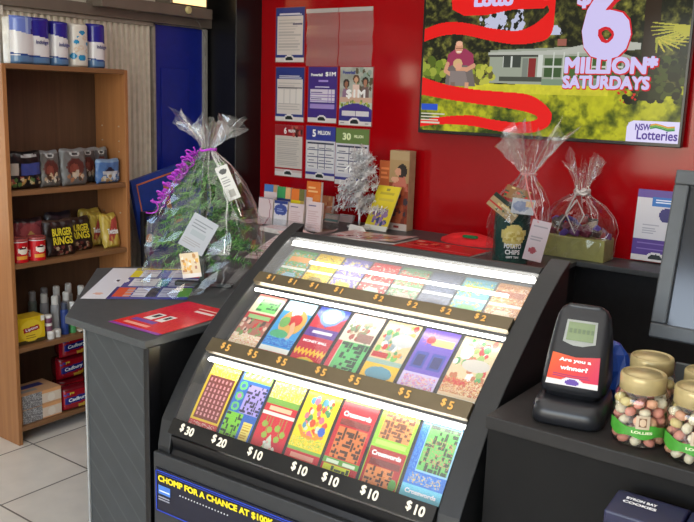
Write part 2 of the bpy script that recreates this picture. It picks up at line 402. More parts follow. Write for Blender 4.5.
# snack bags: pillow shapes
FOIL = print_mat('shaded_foil_print', .3, val=.62, sat=.9)  # prints darkened to put the shelf interior's shade into their colour
def bag(name, label, cat, y0, y1, z0, h, cv, x=FX - .06, depth=.05, group=None, txt=None, tcol=WHITE, lean=.0, pinch=.94, rot=0, th=.03, tz=.6):
    t = thing(name, label, cat, (x, (y0 + y1) / 2, z0), rot, group); w2 = (y1 - y0) / 2
    def fn(sgn):
        def g(uu, vv):
            s2 = uu * 2 - 1; q = (1 - s2 ** 4) ** .6 * max(0, 1 - (2 * vv - 1) ** 6) ** .55
            nar = 1 - (1 - pinch) * (abs(2 * vv - 1) ** 3)
            wr = .004 * math.sin(uu * 23 + vv * 9) * math.sin(vv * 17 + 2) * (1 - q * .5)
            return Vector((sgn * depth / 2 * q + wr - lean * vv * h, s2 * w2 * nar, vv * h * (1 + .015 * math.sin(uu * 9))))
        return g
    front = MB().grid(cv, fn(1)); back = Cv(cv.w, cv.h, (120, 120, 120)); back.a = cv.a.copy()
    front.grid(back, fn(-1)); front.build('bag', FOIL, t, smooth=True, w=False)
    if txt:
        m = MB()
        for (s, zz, hh, yy) in txt: text(m, s, hh, (depth / 2 + .004 - lean * (zz * h), yy, zz * h), (0, 1, 0), (-lean, 0, 1), bold=.03, wid=w2 * 1.25)
        m.build('lettering', tcol, t, w=False)
    return t
def nutbag(c0, seed):
    cv = Cv(26, 32, c0); cv.rng = np.random.RandomState(seed)
    cv.rect(0, 0, 1, .08, (150, 150, 152)); cv.ell(.5, .13, .2, .07, (200, 200, 198)); cv.ell(.5, .13, .12, .04, (60, 60, 64))
    cv.ell(.5, .5, .33, .26, (104, 40, 30)); cv.ell(.45, .55, .18, .16, (150, 62, 40)); cv.speck(.2, .62, .85, .85, [(222, 190, 150), (232, 215, 190), (190, 120, 70), (90, 60, 40)], 16, (.04, .08)); return cv
z1 = 1.156
cv = Cv(30, 32, (26, 26, 30)); cv.rect(.05, .3, .3, .62, (205, 190, 175)); cv.rect(.38, .3, .92, .62, (48, 70, 160)); cv.speck(.05, .68, .95, .92, [(90, 130, 60), (210, 160, 70), (170, 60, 40), (220, 200, 150)], 22, (.03, .07)); cv.ell(.6, .12, .25, .05, (190, 190, 190))
bag('snack_bag', 'black snack bag with blue panel, leftmost on the nut shelf', 'snack bag', 2.01, 2.185, z1, .165, cv, FX - .055)
bag('nut_bag', 'silver grey nut bag with brown picture, beside the black snack bag', 'snack bag', 2.175, 2.285, z1, .163, nutbag((112, 108, 104), 1), FX - .055, lean=.12)
bag('nut_bag', 'silver nut bag with red brown picture and orange nuts, centre of the nut shelf', 'snack bag', 2.285, 2.425, z1, .168, nutbag((124, 122, 120), 2), FX - .05, lean=.1)
bag('nut_bag', 'dark grey nut bag half hidden behind the blue pouch, left of the pair', 'snack bag', 2.42, 2.52, z1, .165, nutbag((84, 84, 86), 5), FX - .11, depth=.04, lean=.05)
bag('nut_bag', 'dark grey nut bag behind the blue pouch, right of the pair', 'snack bag', 2.51, 2.60, z1, .165, nutbag((92, 92, 96), 6), FX - .12, depth=.04, lean=.05)
cv = Cv(30, 22, (64, 120, 190)); cv.rect(0, 0, 1, .12, (130, 170, 215)); cv.poly([(.2, .6), (.5, .28), (.82, .6)], (32, 26, 60)); cv.rect(.2, .5, .85, .62, (226, 226, 232)); cv.speck(.15, .66, .6, .9, [(224, 190, 130), (240, 235, 220), (200, 150, 90)], 12, (.05, .09)); cv.speck(.6, .66, .95, .92, [(230, 235, 245), (110, 160, 215)], 10, (.04, .07))
bag('snack_pouch', 'bright blue resealable nut pouch at the right end of the nut shelf', 'snack pouch', 2.47, 2.606, z1, .115, cv, FX - .045, depth=.045)
# crisp shelf
z2 = .835
def can(y, x, label):
    t = thing('crisp_can', label, 'can', (x, y, z2), 0, 'short red crisp cans on the third shelf')
    cv = Cv(40, 26, (196, 26, 34)); cv.rect(0, 0, 1, .06, (225, 225, 225)); cv.rect(.1, .5, .22, .8, (225, 220, 215)); cv.lines(.11, .52, .21, .78, 5, (60, 50, 50)); cv.ell(.42, .45, .10, .17, (236, 226, 210)); cv.rect(.36, .3, .48, .38, (60, 30, 30)); cv.rect(.30, .7, .5, .84, (226, 160, 60))
    MB().grid(cv, lambda uu, vv: Vector((.04 * math.cos(-PI * .35 + 2 * PI * (uu - .25)), .04 * math.sin(-PI * .35 + 2 * PI * (uu - .25)), vv * .098))).build('tube', GLOSSP, t, smooth=True, w=False)
    MB().lathe([(.0415, .094), (.042, .104), (.040, .107), (.036, .104), (0, .104)], 26).build('lid', mat('clear_lid', (150, 70, 66), .25), t, smooth=True, w=False)
can(2.058, FX - .052, 'short red crisp can at the left end of the crisp shelf')
can(2.143, FX - .048, 'short red crisp can beside the black crisp bag')
cv = Cv(28, 32, (150, 44, 56)); cv.rect(0, 0, 1, .1, (60, 40, 44)); cv.ell(.5, .38, .34, .26, (196, 70, 76)); cv.poly([(.35, .45), (.5, .3), (.66, .45)], (230, 180, 80)); cv.lines(.25, .55, .75, .75, 3, (235, 220, 215)); 
bag('crisp_bag', 'pinkish red crisp bag standing behind the two red cans', 'crisp bag', 2.08, 2.235, z2, .175, cv, FX - .12, lean=.1)
bag('crisp_bag', 'dark maroon crisp bag lying at the back left of the crisp shelf', 'crisp bag', 2.03, 2.16, z2, .165, Cv(12, 14, (70, 32, 36)).speck(.1, .1, .9, .9, [(130, 60, 60), (50, 26, 30)], 12, (.05, .1)), FX - .188, depth=.04)
def rings():
    cv = Cv(36, 40, (46, 26, 24)); cv.rect(0, 0, 1, .06, (92, 66, 56)); cv.poly([(.08, .2), (.92, .12), (.95, .62), (.12, .66)], (36, 22, 14)); cv.speck(.2, .66, .8, .95, [(130, 56, 44), (160, 84, 60), (200, 170, 130)], 18, (.03, .06)); return cv
YEL = mat('yellow_ink', (222, 205, 50), .5, var=.02)
bag('crisp_bag', 'black ring snack bag with big yellow letters, front of the crisp shelf', 'crisp bag', 2.19, 2.355, z2, .165, rings(), FX - .05, lean=.16, txt=[('BURGER', .68, .036, 0), ('RINGS', .44, .036, 0)], tcol=YEL)
bag('crisp_bag', 'black ring snack bag with yellow letters, next to the yellow bags', 'crisp bag', 2.335, 2.485, z2, .158, rings(), FX - .098, lean=.2, txt=[('BURGER', .70, .034, 0), ('RINGS', .48, .034, 0)], tcol=YEL)
bag('crisp_bag', 'dark bag standing behind the black ring snack bags', 'crisp bag', 2.27, 2.42, z2, .185, Cv(12, 14, (44, 36, 50)).speck(.1, .1, .9, .9, [(60, 40, 60), (40, 30, 40)], 10, (.05, .1)), FX - .175, depth=.05)
def twist(seed):
    cv = Cv(28, 36, (226, 190, 30)); cv.poly([(.2, .75), (.55, .16), (.95, .1), (.8, .5), (.45, .82)], (206, 50, 30)); cv.speck(.2, .7, .9, .95, [(240, 205, 90), (225, 160, 40)], 10, (.04, .07)); return cv
for (a, b, xx, lab, ln) in [(2.488, 2.575, FX - .145, 'yellow and red snack bag just right of the black ring bags', .02), (2.515, 2.611, FX - .055, 'yellow and red snack bag at the front right end of the crisp shelf', .22), (2.475, 2.6, FX - .195, 'yellow snack bag at the back of the crisp shelf', .02)]:
    bag('snack_bag', lab, 'snack bag', a, b, z2, .165 if xx > FX - .17 else .18, twist(1), xx, lean=ln, txt=[('Twisties', .5, .028, 0)] if xx > FX - .17 else None)
# tea shelf
z3 = .453
t = thing('tea_box', 'yellow tea box with a red label at the left of the tea shelf', 'box', (FX - .06, 2.09, z3))
cv = Cv(36, 34, (214, 178, 20)); cv.rect(0, .86, 1, 1, (70, 56, 30)); cv.ell(.5, .5, .42, .42, (226, 194, 50)); cv.poly([(.2, .4), (.78, .32), (.82, .5), (.24, .58)], (170, 30, 30)); cv.lines(.3, .66, .75, .8, 3, (150, 110, 30)); cv.rect(.86, 0, 1, .2, (228, 225, 215))
a, b = FX - .12, FX - .035
MB().box(a, 2.022, z3, b - .001, 2.162, z3 + .123).build('carton', mat('tea_yellow', (200, 164, 30), .5), t, bevel=.002)
sheet(MB(), cv, (b, 2.023, z3 + .001), (b, 2.161, z3 + .001), (b, 2.023, z3 + .122)).build('front_print', PRINT, t)
m = MB(); text(m, 'Lipton', .017, (b + .002, 2.093, z3 + .068), (0, 1, .12), (0, -.12, 1), wid=.062); m.build('lettering', WHITE, t)
def bottle(x, y, h, r, col, cap, label, name='spray_can'):
    t = thing(name, label, 'bottle', (x, y, z3), 0, 'toiletry bottles on the tea shelf')
    MB().lathe([(0, 0), (r, 0), (r, h * .72), (r * .9, h * .76), (r * .7, h * .78), (0, h * .78)], 16).build('body', mat('bottle_%d_%d_%d' % col, col, .3), t, smooth=False, w=False)
    MB().lathe([(r * .78, h * .78), (r * .8, h * .97), (r * .6, h), (0, h)], 16).build('cap', mat('cap_%d_%d_%d' % cap, cap, .3), t, w=False)
G1 = (118, 116, 118); W1 = (208, 206, 200)
bottle(FX - .17, 2.19, .205, .02, (86, 92, 86), G1, 'tall grey spray can nearest the tea box at the shelf back')
bottle(FX - .13, 2.225, .195, .02, G1, (170, 168, 164), 'grey spray can second from the tea box')
bottle(FX - .18, 2.26, .21, .02, (130, 128, 128), G1, 'grey spray can in the back row beside the white capped can')
bottle(FX - .09, 2.255, .185, .02, (150, 150, 150), W1, 'silver spray can with white cap at the front of the can row')
bottle(FX - .06, 2.285, .155, .019, (40, 60, 120), (60, 66, 84), 'dark blue toiletry bottle at the front of the tea shelf', 'lotion_bottle')
bottle(FX - .17, 2.32, .21, .02, (140, 138, 136), W1, 'pale spray can in the back row right of centre')
bottle(FX - .11, 2.33, .19, .02, (160, 158, 156), W1, 'pale spray can directly behind the green and white tube')
bottle(FX - .055, 2.325, .15, .016, (70, 140, 80), W1, 'green and white toiletry tube with white top', 'lotion_bottle')
bottle(FX - .16, 2.38, .215, .02, (150, 150, 146), (190, 186, 180), 'rightmost tall spray can at the shelf back')
bottle(FX - .13, 2.43, .20, .02, (130, 126, 124), W1, 'spray can at the right, partly behind the counter')
for (x, y, dz, lab) in [(FX - .04, 2.195, 0, 'small white jar below a stacked dark jar beside the tea box'), (FX - .045, 2.232, 0, 'small round white jar at the shelf edge'), (FX - .05, 2.19, .038, 'small plum jar stacked on a white jar'), (FX - .05, 2.19, .076, 'small plum jar topmost of the little jar stack')]:
    t = thing('ointment_jar', lab, 'jar', (x, y, z3 + dz)); cc = (206, 200, 190) if dz == 0 else (120, 70, 90)
    MB().lathe([(0, 0), (.017, 0), (.018, .022), (.015, .024), (0, .024)], 18).build('pot', mat('pot%d' % cc[0], cc, .3), t, w=False)
    MB().lathe([(.0175, .024), (.0175, .035), (.015, .037), (0, .037)], 18).build('lid', mat('potlid', (222, 216, 206), .35), t, w=False)
t = thing('wire_tray', 'small black wire tray with a pale packet at the shelf edge beside the counter', 'tray', (FX - .05, 2.385, z3))
MB().box(FX - .09, 2.345, z3, FX - .02, 2.44, z3 + .012).build('packet', mat('pale_packet', (190, 176, 156), .5), t, bevel=.003)
MB().tube([(FX - .015, 2.34, z3 + .004), (FX - .015, 2.44, z3 + .004), (FX - .012, 2.452, z3 + .02), (FX - .05, 2.455, z3 + .03)], .003, 6).build('rim', mat('black_wire', (20, 20, 20), .4), t)
# bottom shelf
z4 = .083
for k, lab in enumerate(['peach carton with grey patterned side, lower of the stack on the bottom shelf', 'peach carton with blue printed lid, upper of the stack on the bottom shelf']):
    za = z4 + k * .069; t = thing('tissue_carton', lab, 'carton', (FX - .1, 2.12, za))
    cv = Cv(48, 22, (222, 200, 176)); cv.rect(0, 0, .5, 1, (128, 122, 120)); cv.cells(0, 0, .5, 1, [(92, 88, 88), (160, 156, 150), (180, 176, 172)], .55); cv.rect(.5, 0, 1, .25, (222, 160, 104)); cv.rect(.5, .9, 1, 1, (214, 158, 110)); cv.ell(.74, .6, .1, .3, (232, 216, 196))
    MB().box(FX - .17, 2.02, za, FX - .021, 2.225, za + .0685).build('carton', mat('peach_card', (214, 160, 112), .6), t, bevel=.002)
    sheet(MB(), cv, (FX - .02, 2.021, za + .001), (FX - .02, 2.224, za + .001), (FX - .02, 2.021, za + .0675)).build('front_print', PRINT, t)
    if k:
        cv = Cv(30, 20, (206, 160, 120)); cv.rect(.25, .2, .8, .5, (60, 66, 130)); cv.rect(.1, .6, .5, .8, (150, 146, 142)); sheet(MB(), cv, (FX - .022, 2.022, za + .0692), (FX - .022, 2.223, za + .0692), (FX - .168, 2.022, za + .0692)).build('lid_print', PRINT, t)
RP = print_mat('red_film', .25, val=.7)
for (y, za, xx, lab, rz) in [(2.31, z4, FX - .058, 'red family snack pack with white lettering, front of the bottom shelf', -.1), (2.36, z4, FX - .166, 'red snack pack at the back of the bottom shelf', 0), (2.36, z4 + .1155, FX - .166, 'red snack pack second from the top at the back of the bottom shelf', .0), (2.37, z4 + .231, FX - .15, 'topmost red snack pack below the tea shelf', .0), (2.49, z4, FX - .09, 'red snack pack at the right of the bottom shelf', 0)]:
    t = thing('snack_multipack', lab, 'snack pack', (xx, y, za), rz); hh = .115
    cv = Cv(40, 30, (170, 20, 34)); cv.rect(0, 0, 1, .12, (120, 14, 28)); cv.poly([(.08, .42), (.92, .34), (.92, .62), (.08, .7)], (36, 40, 130)); cv.poly([(.5, .78), (.95, .7), (.95, .86), (.55, .92)], (222, 176, 50)); cv.speck(.05, .15, .4, .3, [(224, 190, 60), (60, 60, 150)], 5, (.03, .06))
    w2 = .075
    for sg, nm in ((1, 'pack'),):
        mm = MB()
        def face(uu, vv):
            s2 = uu * 2 - 1; q = (1 - s2 ** 6) ** .5 * max(0, 1 - (2 * vv - 1) ** 6) ** .5; return Vector((.02 + .035 * q, s2 * w2, vv * hh))
        mm.grid(cv, face); c2 = Cv(8, 8, (150, 20, 34)); mm.grid(c2, lambda uu, vv: Vector((.02 - .07 * (1 - (2 * uu - 1) ** 6) ** .5 * max(0, 1 - (2 * vv - 1) ** 6) ** .5, (uu * 2 - 1) * w2, vv * hh))); mm.build('pack', RP, t, smooth=True, w=False)
    m = MB(); text(m, 'Cadbury', .022, (.058, 0, hh * .48), (0, 1, .06), (0, 0, 1), wid=.1); m.build('lettering', WHITE, t, w=False)
# ---------------------------------------------------------------- counters
def laminate(name, base, line, rot, rough=.4, scale=9, thin=.02):
    if name in _m: return _m[name]
    m = mat(name, base, rough, var=.05, scale=14); nt = m.node_tree; N = nt.nodes; L = nt.links; b = N['Principled BSDF']
    tc = N.new('ShaderNodeTexCoord'); mp = N.new('ShaderNodeMapping'); mp.inputs['Rotation'].default_value = rot
    wv = N.new('ShaderNodeTexWave'); wv.wave_type = 'BANDS'; wv.bands_direction = 'X'; wv.inputs['Scale'].default_value = scale; wv.inputs['Distortion'].default_value = .6; wv.inputs['Detail'].default_value = 3; wv.inputs['Detail Scale'].default_value = 1.2
    r = N.new('ShaderNodeValToRGB'); r.color_ramp.elements[0].position = 0; r.color_ramp.elements[0].color = (1, 1, 1, 1); r.color_ramp.elements[1].position = thin * 3; r.color_ramp.elements[1].color = (0, 0, 0, 1)
    L.new(tc.outputs['Object'], mp.inputs['Vector']); L.new(mp.outputs['Vector'], wv.inputs['Vector']); L.new(wv.outputs['Fac'], r.inputs['Fac'])
    old = [n for n in N if n.type == 'VALTORGB' and n != r][0]
    mx = N.new('ShaderNodeMix'); mx.data_type = 'RGBA'; mx.inputs[7].default_value = C(*line)
    sc = N.new('ShaderNodeMath'); sc.operation = 'MULTIPLY'; sc.inputs[1].default_value = .5
    L.new(r.outputs['Color'], sc.inputs[0]); L.new(sc.outputs[0], mx.inputs[0]); L.new(old.outputs['Color'], mx.inputs[6]); L.new(mx.outputs[2], b.inputs['Base Color'])
    return m
TOPM = mat('charcoal_worktop', (64, 66, 67), .42, var=.06, scale=40)
PANELM = laminate('charcoal_lined_panel', (54, 57, 58), (76, 80, 80), (0, math.radians(48), 0), scale=6, thin=.018)
DARK = mat('dark_charcoal', (38, 38, 39), .45, var=.06)
ZC = .945
sc_ = thing('shop_counter', 'L-shaped charcoal laminate counter carrying the wrapped tree and the brochures', 'counter', (-2.0, 2.2, 0))
poly = [(-2.037, 1.41), (-1.675, 1.40), (-1.675, 2.95), (-1.25, 2.95), (-1.25, 3.38), (1.3, 3.38), (1.3, 3.595), (-3.245, 3.595), (-3.245, 3.25), (-2.40, 2.08), (-2.526, 1.893)]
MB().prism(poly, 'z', ZC - .022, ZC).build('worktop', TOPM, sc_, bevel=.0025)
base = [(-1.96, 1.435), (-1.70, 1.43), (-1.70, 2.97), (-1.275, 2.97), (-1.275, 3.44), (1.3, 3.44), (1.3, 3.595), (-3.2, 3.595), (-3.2, 3.3), (-2.36, 2.09), (-2.455, 1.91)]
MB().prism(base, 'z', 0, ZC - .0225).build('cabinet', BLACK, sc_)
MB().box(-1.958, 1.424, .0, -1.705, 1.4345, ZC - .024).build('front_panel', PANELM, sc_, bevel=.001)
MB().box(-1.704, 1.418, .0, -1.682, 1.46, ZC - .024).build('corner_trim', BLACKG, sc_, bevel=.002)
MB().box(-1.966, 1.42, 0, -1.9585, 1.4365, ZC - .024).build('edge_strip', mat('pale_strip', (150, 150, 146), .4), sc_)
rc = thing('side_counter', 'dark matt counter block at the right carrying the ticket checker and sweet jars', 'counter', (.2, 1.8, 0))
RTOP = mat('dark_worktop', (36, 34, 33), .55, spec=.3, var=.06, scale=40)
MB().box(-.735, 1.53, ZC - .03, 1.0, 2.2, ZC).build('worktop', RTOP, rc, bevel=.003)
MB().box(-.73, 1.536, 0, 1.0, 2.2, ZC - .0305).build('front_panel', mat('dark_front', (22, 21, 20), .75, spec=.2, var=.06, scale=20), rc)

# ---------------------------------------------------------------- scratch ticket display case
key = [(2.05, 1.215), (1.94, 1.17), (1.785, 1.068), (1.587, .91), (1.442, .718), (1.385, .60)]
def crv(t):
    i = min(max(int(t), 0), len(key) - 2); k = t - i
    p = [Vector((*key[min(max(i + j, 0), len(key) - 1)], 0)) for j in (-1, 0, 1, 2)]
    return .5 * ((2 * p[1]) + (p[2] - p[0]) * k + (2 * p[0] - 5 * p[1] + 4 * p[2] - p[3]) * k * k + (3 * p[1] - p[0] - 3 * p[2] + p[3]) * k ** 3)
def nrm(t):
    d = (crv(min(t + .01, 4.99)) - crv(max(t - .01, 0))).normalized(); return d, Vector((d.y, -d.x, 0))   # tangent (down and forward), outward normal
def cp(t, off=0):
    d, n = nrm(t); q = crv(t)
    if n.y < 0: n = -n
    return q + n * off
def P3(x, q): return Vector((x, q.x, q.y))
XA, XB = -1.6, -.8
CASE = mat('case_charcoal', (25, 26, 27), .45, var=.05); CASEIN = mat('case_inside', (30, 31, 33), .5)
ANG = .035; OFF = Vector((-.009, 0, 0)); PIV = Vector((-1.2, 1.75, 0))
dc = thing('ticket_display', 'curved charcoal display case with three lit rows of scratch tickets', 'display case', (-1.2, 1.75, 0), ANG)
side = [(p.x, p.y) for p in (cp(t, .006) for t in [.45 + 3.5 * k / 34 for k in range(35)])]
prof = [(2.0, 1.184)] + side + [(1.428, .66), (1.428, 0), (2.0, 0)]
MB().prism(prof, 'x', -1.645, XA).build('side_panel', CASE, dc, bevel=.003)
MB().prism(prof, 'x', XB, -.745).build('side_panel', CASE, dc, bevel=.003)
inner = [(p.x, p.y) for p in (cp(t, -.045) for t in [1.0 + 3.05 * k / 24 for k in range(25)])]
MB().prism([(1.984, 1.0)] + [(1.984, 1.10)] + inner + [(1.475, .64), (1.475, .02), (1.984, .02)], 'x', XA + .001, XB - .001).build('body', CASEIN, dc)
MB().prism([(1.985, 1.10), (1.985, 1.184), (cp(.84, .007).x, cp(.84, .007).y), (cp(.985, .006).x, cp(.985, .006).y), (cp(.985, -.03).x, cp(.985, -.03).y)], 'x', XA + .001, XB - .001).build('top_cap', CASE, dc, bevel=.002)
MB().box(-1.645, 1.412, 0, -.745, 1.4275, .645).build('front_panel', mat('case_front', (42, 43, 44), .5, var=.05), dc, bevel=.003)
MB().prism([(1.46, .63), (1.46, .70), (1.432, .694), (1.44, .655), (1.425, .63)], 'x', XA + .001, XB - .001).build('kick_recess', BLACKG, dc)
STRIP = mat('bronze_strip', (106, 94, 72), .3, .5, var=.05, scale=12); STRIPB = mat('black_strip', (28, 28, 28), .25, .1, var=.05); GOLD = mat('gold_ink', (226, 170, 84), .4, .0, var=.03); SILV = mat('cream_ink', (232, 222, 200), .4, var=.02)
LED = mat('led_tube', (255, 252, 244), .5, emit=17.0, var=0); LEDREFL = mat('lamp_reflection_glow', (255, 252, 244), .5, emit=10, var=0)
PANE = clear_mat('display_pane', .03, .28, .04, milk=.05)  # slight milkiness paints a veil of glare on the lower panes
def strip(t, hw, m, texts, tm, bold, hh):
    d, n = nrm(t); c = crv(t)
    if n.y < 0: n = -n
    a = c - d * hw; b = c + d * hw; pr = [a + n * .004, a + n * .012, b + n * .014, b + n * .004, b - n * .006, a - n * .006]
    s = MB().prism([(p.x, p.y) for p in pr], 'x', XA + .0005, XB - .0005).build('price_strip', m, dc, bevel=.0015)
    o = c + n * .0145
    for (x, body) in texts:
        tx = MB(); text(tx, body[0], hh * 1.0, P3(x - hh * .36 * (len(body) - 1) - .006, o - d * hh * .14), (1, 0, 0), P3(0, -d), bold=bold * .8)
        text(tx, body[1:], hh, P3(x + .006, o), (1, 0, 0), P3(0, -d), bold=bold * .8)
        tx.build('price_lettering', tm, s)
    return s
strip(2.0, .02, STRIP, [(x, p) for x, p in zip([-1.54, -1.461, -1.385, -1.301, -1.173, -1.07, -.973, -.878], ['$1'] * 4 + ['$2'] * 4)], GOLD, .04, .019)
strip(3.0, .021, STRIP, [(x, '$5') for x in [-1.532, -1.436, -1.337, -1.211, -1.109, -.967, -.854]], GOLD, .04, .021)
strip(4.0, .021, STRIPB, [(x, p) for x, p in zip([-1.532, -1.418, -1.297, -1.159, -1.068, -.96, -.841], ['$30', '$20'] + ['$10'] * 5)], SILV, .045, .023)
def strip_surface(t0, t1, off, m, name, x0=XA + .001, x1=XB - .001, n=14, smooth=True):
    mb = MB(); vs = []; fs = []
    for i in range(n + 1):
        q = cp(t0 + (t1 - t0) * i / n, off); vs += [P3(x0, q), P3(x1, q)]
    for i in range(n): fs.append((2 * i, 2 * i + 1, 2 * i + 3, 2 * i + 2))
    return mb._add(vs, fs).build(name, m, dc, smooth=smooth)
PANET = clear_mat('display_pane_glare', .03, .28, .06, milk=.16)  # whitish layer paints the lamp glare over the top row
rows = [(1.0, 2.0), (2.0, 3.0), (3.0, 4.0)]
GLOWP = mat('glow_plate_white', (225, 225, 222), .35, var=.02)
for i, (a, b) in enumerate(rows):
    strip_surface(a if i == 0 else a + .06, b - .06, .004, PANE if i else PANET, 'clear_pane')
    strip_surface(a + .005, b - .01, -.036, [mat('tray_grey', (104, 106, 108), .4), CASEIN, CASEIN][i], 'ticket_tray')
    # lamp tube just below the upper edge of the row
    q = cp(a + (.04 if i == 0 else .15), -.008)
    MB().tube([P3(XA + .012, q), P3(XB - .012, q)], .0045, 8).build('lamp_tube', LED, dc, smooth=True)
    mb = MB(); q0 = cp(a + (.005 if i == 0 else .1), -.014); q1 = cp(a + (.12 if i == 0 else .15), -.014)
    mb.quad(P3(XA + .006, q0), P3(XB - .006, q0), P3(XB - .006, q1), P3(XA + .006, q1)); mb.build('glow_plate', GLOWP, dc)  # small white plate added to broaden the bright glow by the tube
q = cp(1.52, -.002); MB().tube([P3(XA + .13, q), P3(XB - .05, q)], .0045, 8).build('lamp_tube', LEDREFL, dc, smooth=True)  # glowing bar standing in for the top lamp's reflection in the pane
# banner on the front panel (its game-character art is left out)
bn = MB().box(-1.632, 1.4065, .478, -1.13, 1.4118, .604).build('promo_banner', mat('banner_navy', (16, 18, 38), .35), dc)
BBL = mat('banner_blue', (40, 70, 190), .4)
for (x0, z0, x1, z1) in [(-1.627, .597, -1.135, .5995), (-1.627, .484, -1.63, .5969), (-1.627, .481, -1.135, .4835), (-1.622, .592, -1.14, .5935)]: MB().box(x0, 1.405, z0, x1, 1.4064, z1).build('banner_border', BBL, bn)
tx = MB(); text(tx, 'CHOMP FOR A CHANCE AT $100K', .021, (-1.42, 1.4047, .577), (1, 0, 0), (0, 0, 1), bold=.05, wid=.40); tx.build('lettering', mat('banner_yellow', (240, 215, 30), .4), bn)
dt = MB()
for k in range(17): dt.box(-1.54 + k * .0105, 1.405, .548, -1.537 + k * .0105, 1.4064, .551)
tag(dt.build('dotted_line', mat('dot_white', (225, 225, 225), .5), bn), kind='stuff')
cv = Cv(14, 12, (70, 120, 200)); cv.rect(.1, .3, .9, .45, (225, 230, 240)); cv.rect(0, .55, 1, 1, (16, 18, 38)); cv.lines(0, .6, 1, 1, 3, (150, 150, 160))
sheet(MB(), cv, (-1.62, 1.4052, .515), (-1.575, 1.4052, .515), (-1.62, 1.4052, .558)).build('small_print', PRINT, bn)

# ---------------------------------------------------------------- tickets
def T_gold():
    c = Cv(52, 92, (236, 200, 40)); c.cells(0, 0, 1, .2, [(250, 230, 110), (240, 190, 20), (255, 245, 170)], .5); c.rect(.08, .2, .94, .8, (120, 44, 40))
    for j in range(8):
        for i in range(6): c.rect(.13 + i * .135, .23 + j * .07, .20 + i * .135, .275 + j * .07, (226, 160, 160))
    c.rect(.08, .8, .94, .84, (240, 200, 60)); c.rect(0, .84, 1, 1, (214, 60, 70)); c.cells(.05, .86, .95, .97, [(250, 235, 225), (230, 120, 110)], .5); return c
def T_bluecross():
    c = Cv(52, 92, (52, 104, 190)); c.rect(.05, 0, 1, .14, (150, 214, 90))
    for k in range(5): c.poly([(.1 + k * .18, .1), (.2 + k * .18, .02), (.26 + k * .18, .02), (.16 + k * .18, .1)], (240, 250, 225))
    c.cross(.36, .18, .98, .56, 9, 9, (176, 160, 224), (40, 36, 70)); c.cross(.02, .58, .55, .96, 8, 9, (130, 204, 60), (30, 60, 20))
    for v in (.22, .36, .5): c.ell(.18, v, .13, .06, (110, 200, 110)); c.ell(.18, v, .07, .03, (70, 120, 180) if v != .36 else (200, 120, 200))
    c.rect(.66, .66, .94, .92, (240, 220, 120)); c.lines(.68, .68, .92, .9, 6, (200, 160, 40)); return c
def T_bulbs():
    c = Cv(52, 92, (232, 220, 80)); c.cells(0, 0, 1, .3, [(120, 190, 70), (250, 240, 130), (240, 170, 60), (250, 250, 210)], .6); c.rect(0, .26, 1, .34, (120, 170, 70)); c.rect(0, .34, 1, .46, (206, 30, 44)); c.rect(.15, .36, .85, .41, (240, 200, 160))
    c.rect(0, .44, 1, .48, (235, 235, 220)); c.rect(0, .48, 1, 1, (212, 44, 60))
    for (x, y) in [(.2, .6), (.4, .66), (.62, .62), (.82, .68), (.3, .74), (.7, .76)]: c.path([(x, .5), (x, y)], .008, (120, 160, 60), 1.5); c.ell(x, y, .08, .045, (150, 180, 70))
    c.poly([(.5, .7), (.7, .96), (.3, .96)], (200, 220, 190)); c.speck(.3, .8, .7, .98, [(240, 240, 230), (70, 140, 80), (230, 180, 170)], 12, (.02, .04), 1.5); return c
def T_yellow():
    c = Cv(52, 92, (242, 218, 50)); c.speck(.2, .12, .85, .6, [(70, 140, 90), (225, 90, 60), (240, 160, 60), (90, 150, 180), (210, 220, 190), (230, 120, 140)], 60, (.02, .05), 1.6)
    c.path([(.12, .5), (.3, .6), (.6, .62), (.85, .55)], .025, (224, 150, 60), 1.6); c.ell(.78, .5, .1, .06, (70, 110, 200)); c.cells(.05, .62, .95, .76, [(130, 190, 80), (235, 225, 120), (240, 190, 60)], .6); c.rect(0, .76, 1, .8, (130, 180, 80)); c.rect(0, .8, 1, 1, (214, 50, 66)); c.rect(.15, .84, .85, .9, (240, 170, 150)); return c
def T_redcross():
    c = Cv(52, 92, (196, 36, 48)); c.rect(0, 0, 1, .05, (190, 215, 130)); c.rect(.1, .26, .92, .34, (110, 40, 36)); c.cells(.12, .27, .9, .33, [(150, 70, 60)], .5); c.cross(.12, .36, .92, .74, 10, 10, (216, 128, 74), (74, 40, 26)); c.rect(.0, .75, 1, .83, (100, 160, 70)); c.rect(.1, .77, .45, .81, (220, 230, 200)); c.rect(.55, .77, .9, .81, (220, 230, 200)); c.cross(.06, .84, .8, 1, 7, 4, (214, 226, 50), (50, 70, 20)); return c
def T_limecross():
    c = Cv(52, 92, (150, 206, 60)); c.cells(.0, 0, 1, .06, [(250, 240, 200), (240, 200, 100)], .6); c.cross(.12, .06, .92, .36, 9, 8, (224, 150, 90), (110, 64, 40)); c.rect(.1, .38, .9, .44, (190, 226, 110)); c.rect(.02, .47, .98, .97, (176, 44, 44)); c.rect(.12, .6, .92, .67, (116, 42, 38)); c.cross(.1, .68, .8, .95, 9, 7, (218, 136, 80), (84, 46, 30)); c.ell(.86, .86, .1, .08, (90, 160, 70)); return c
def T_skycross():
    c = Cv(52, 92, (150, 200, 232)); c.rect(0, .06, .2, .6, (44, 110, 200)); c.cells(.02, .08, .18, .58, [(90, 150, 220)], .4); c.cross(.22, .05, .96, .58, 9, 10, (110, 190, 100), (56, 70, 50)); c.cells(.25, .2, .95, .5, [(206, 140, 110)], .16); c.rect(0, .6, 1, .76, (60, 120, 206)); c.cells(.1, .62, .9, .74, [(240, 210, 80), (120, 170, 230)], .35); c.rect(0, .76, 1, 1, (120, 204, 226)); c.rect(.1, .93, .9, .98, (90, 180, 120)); return c
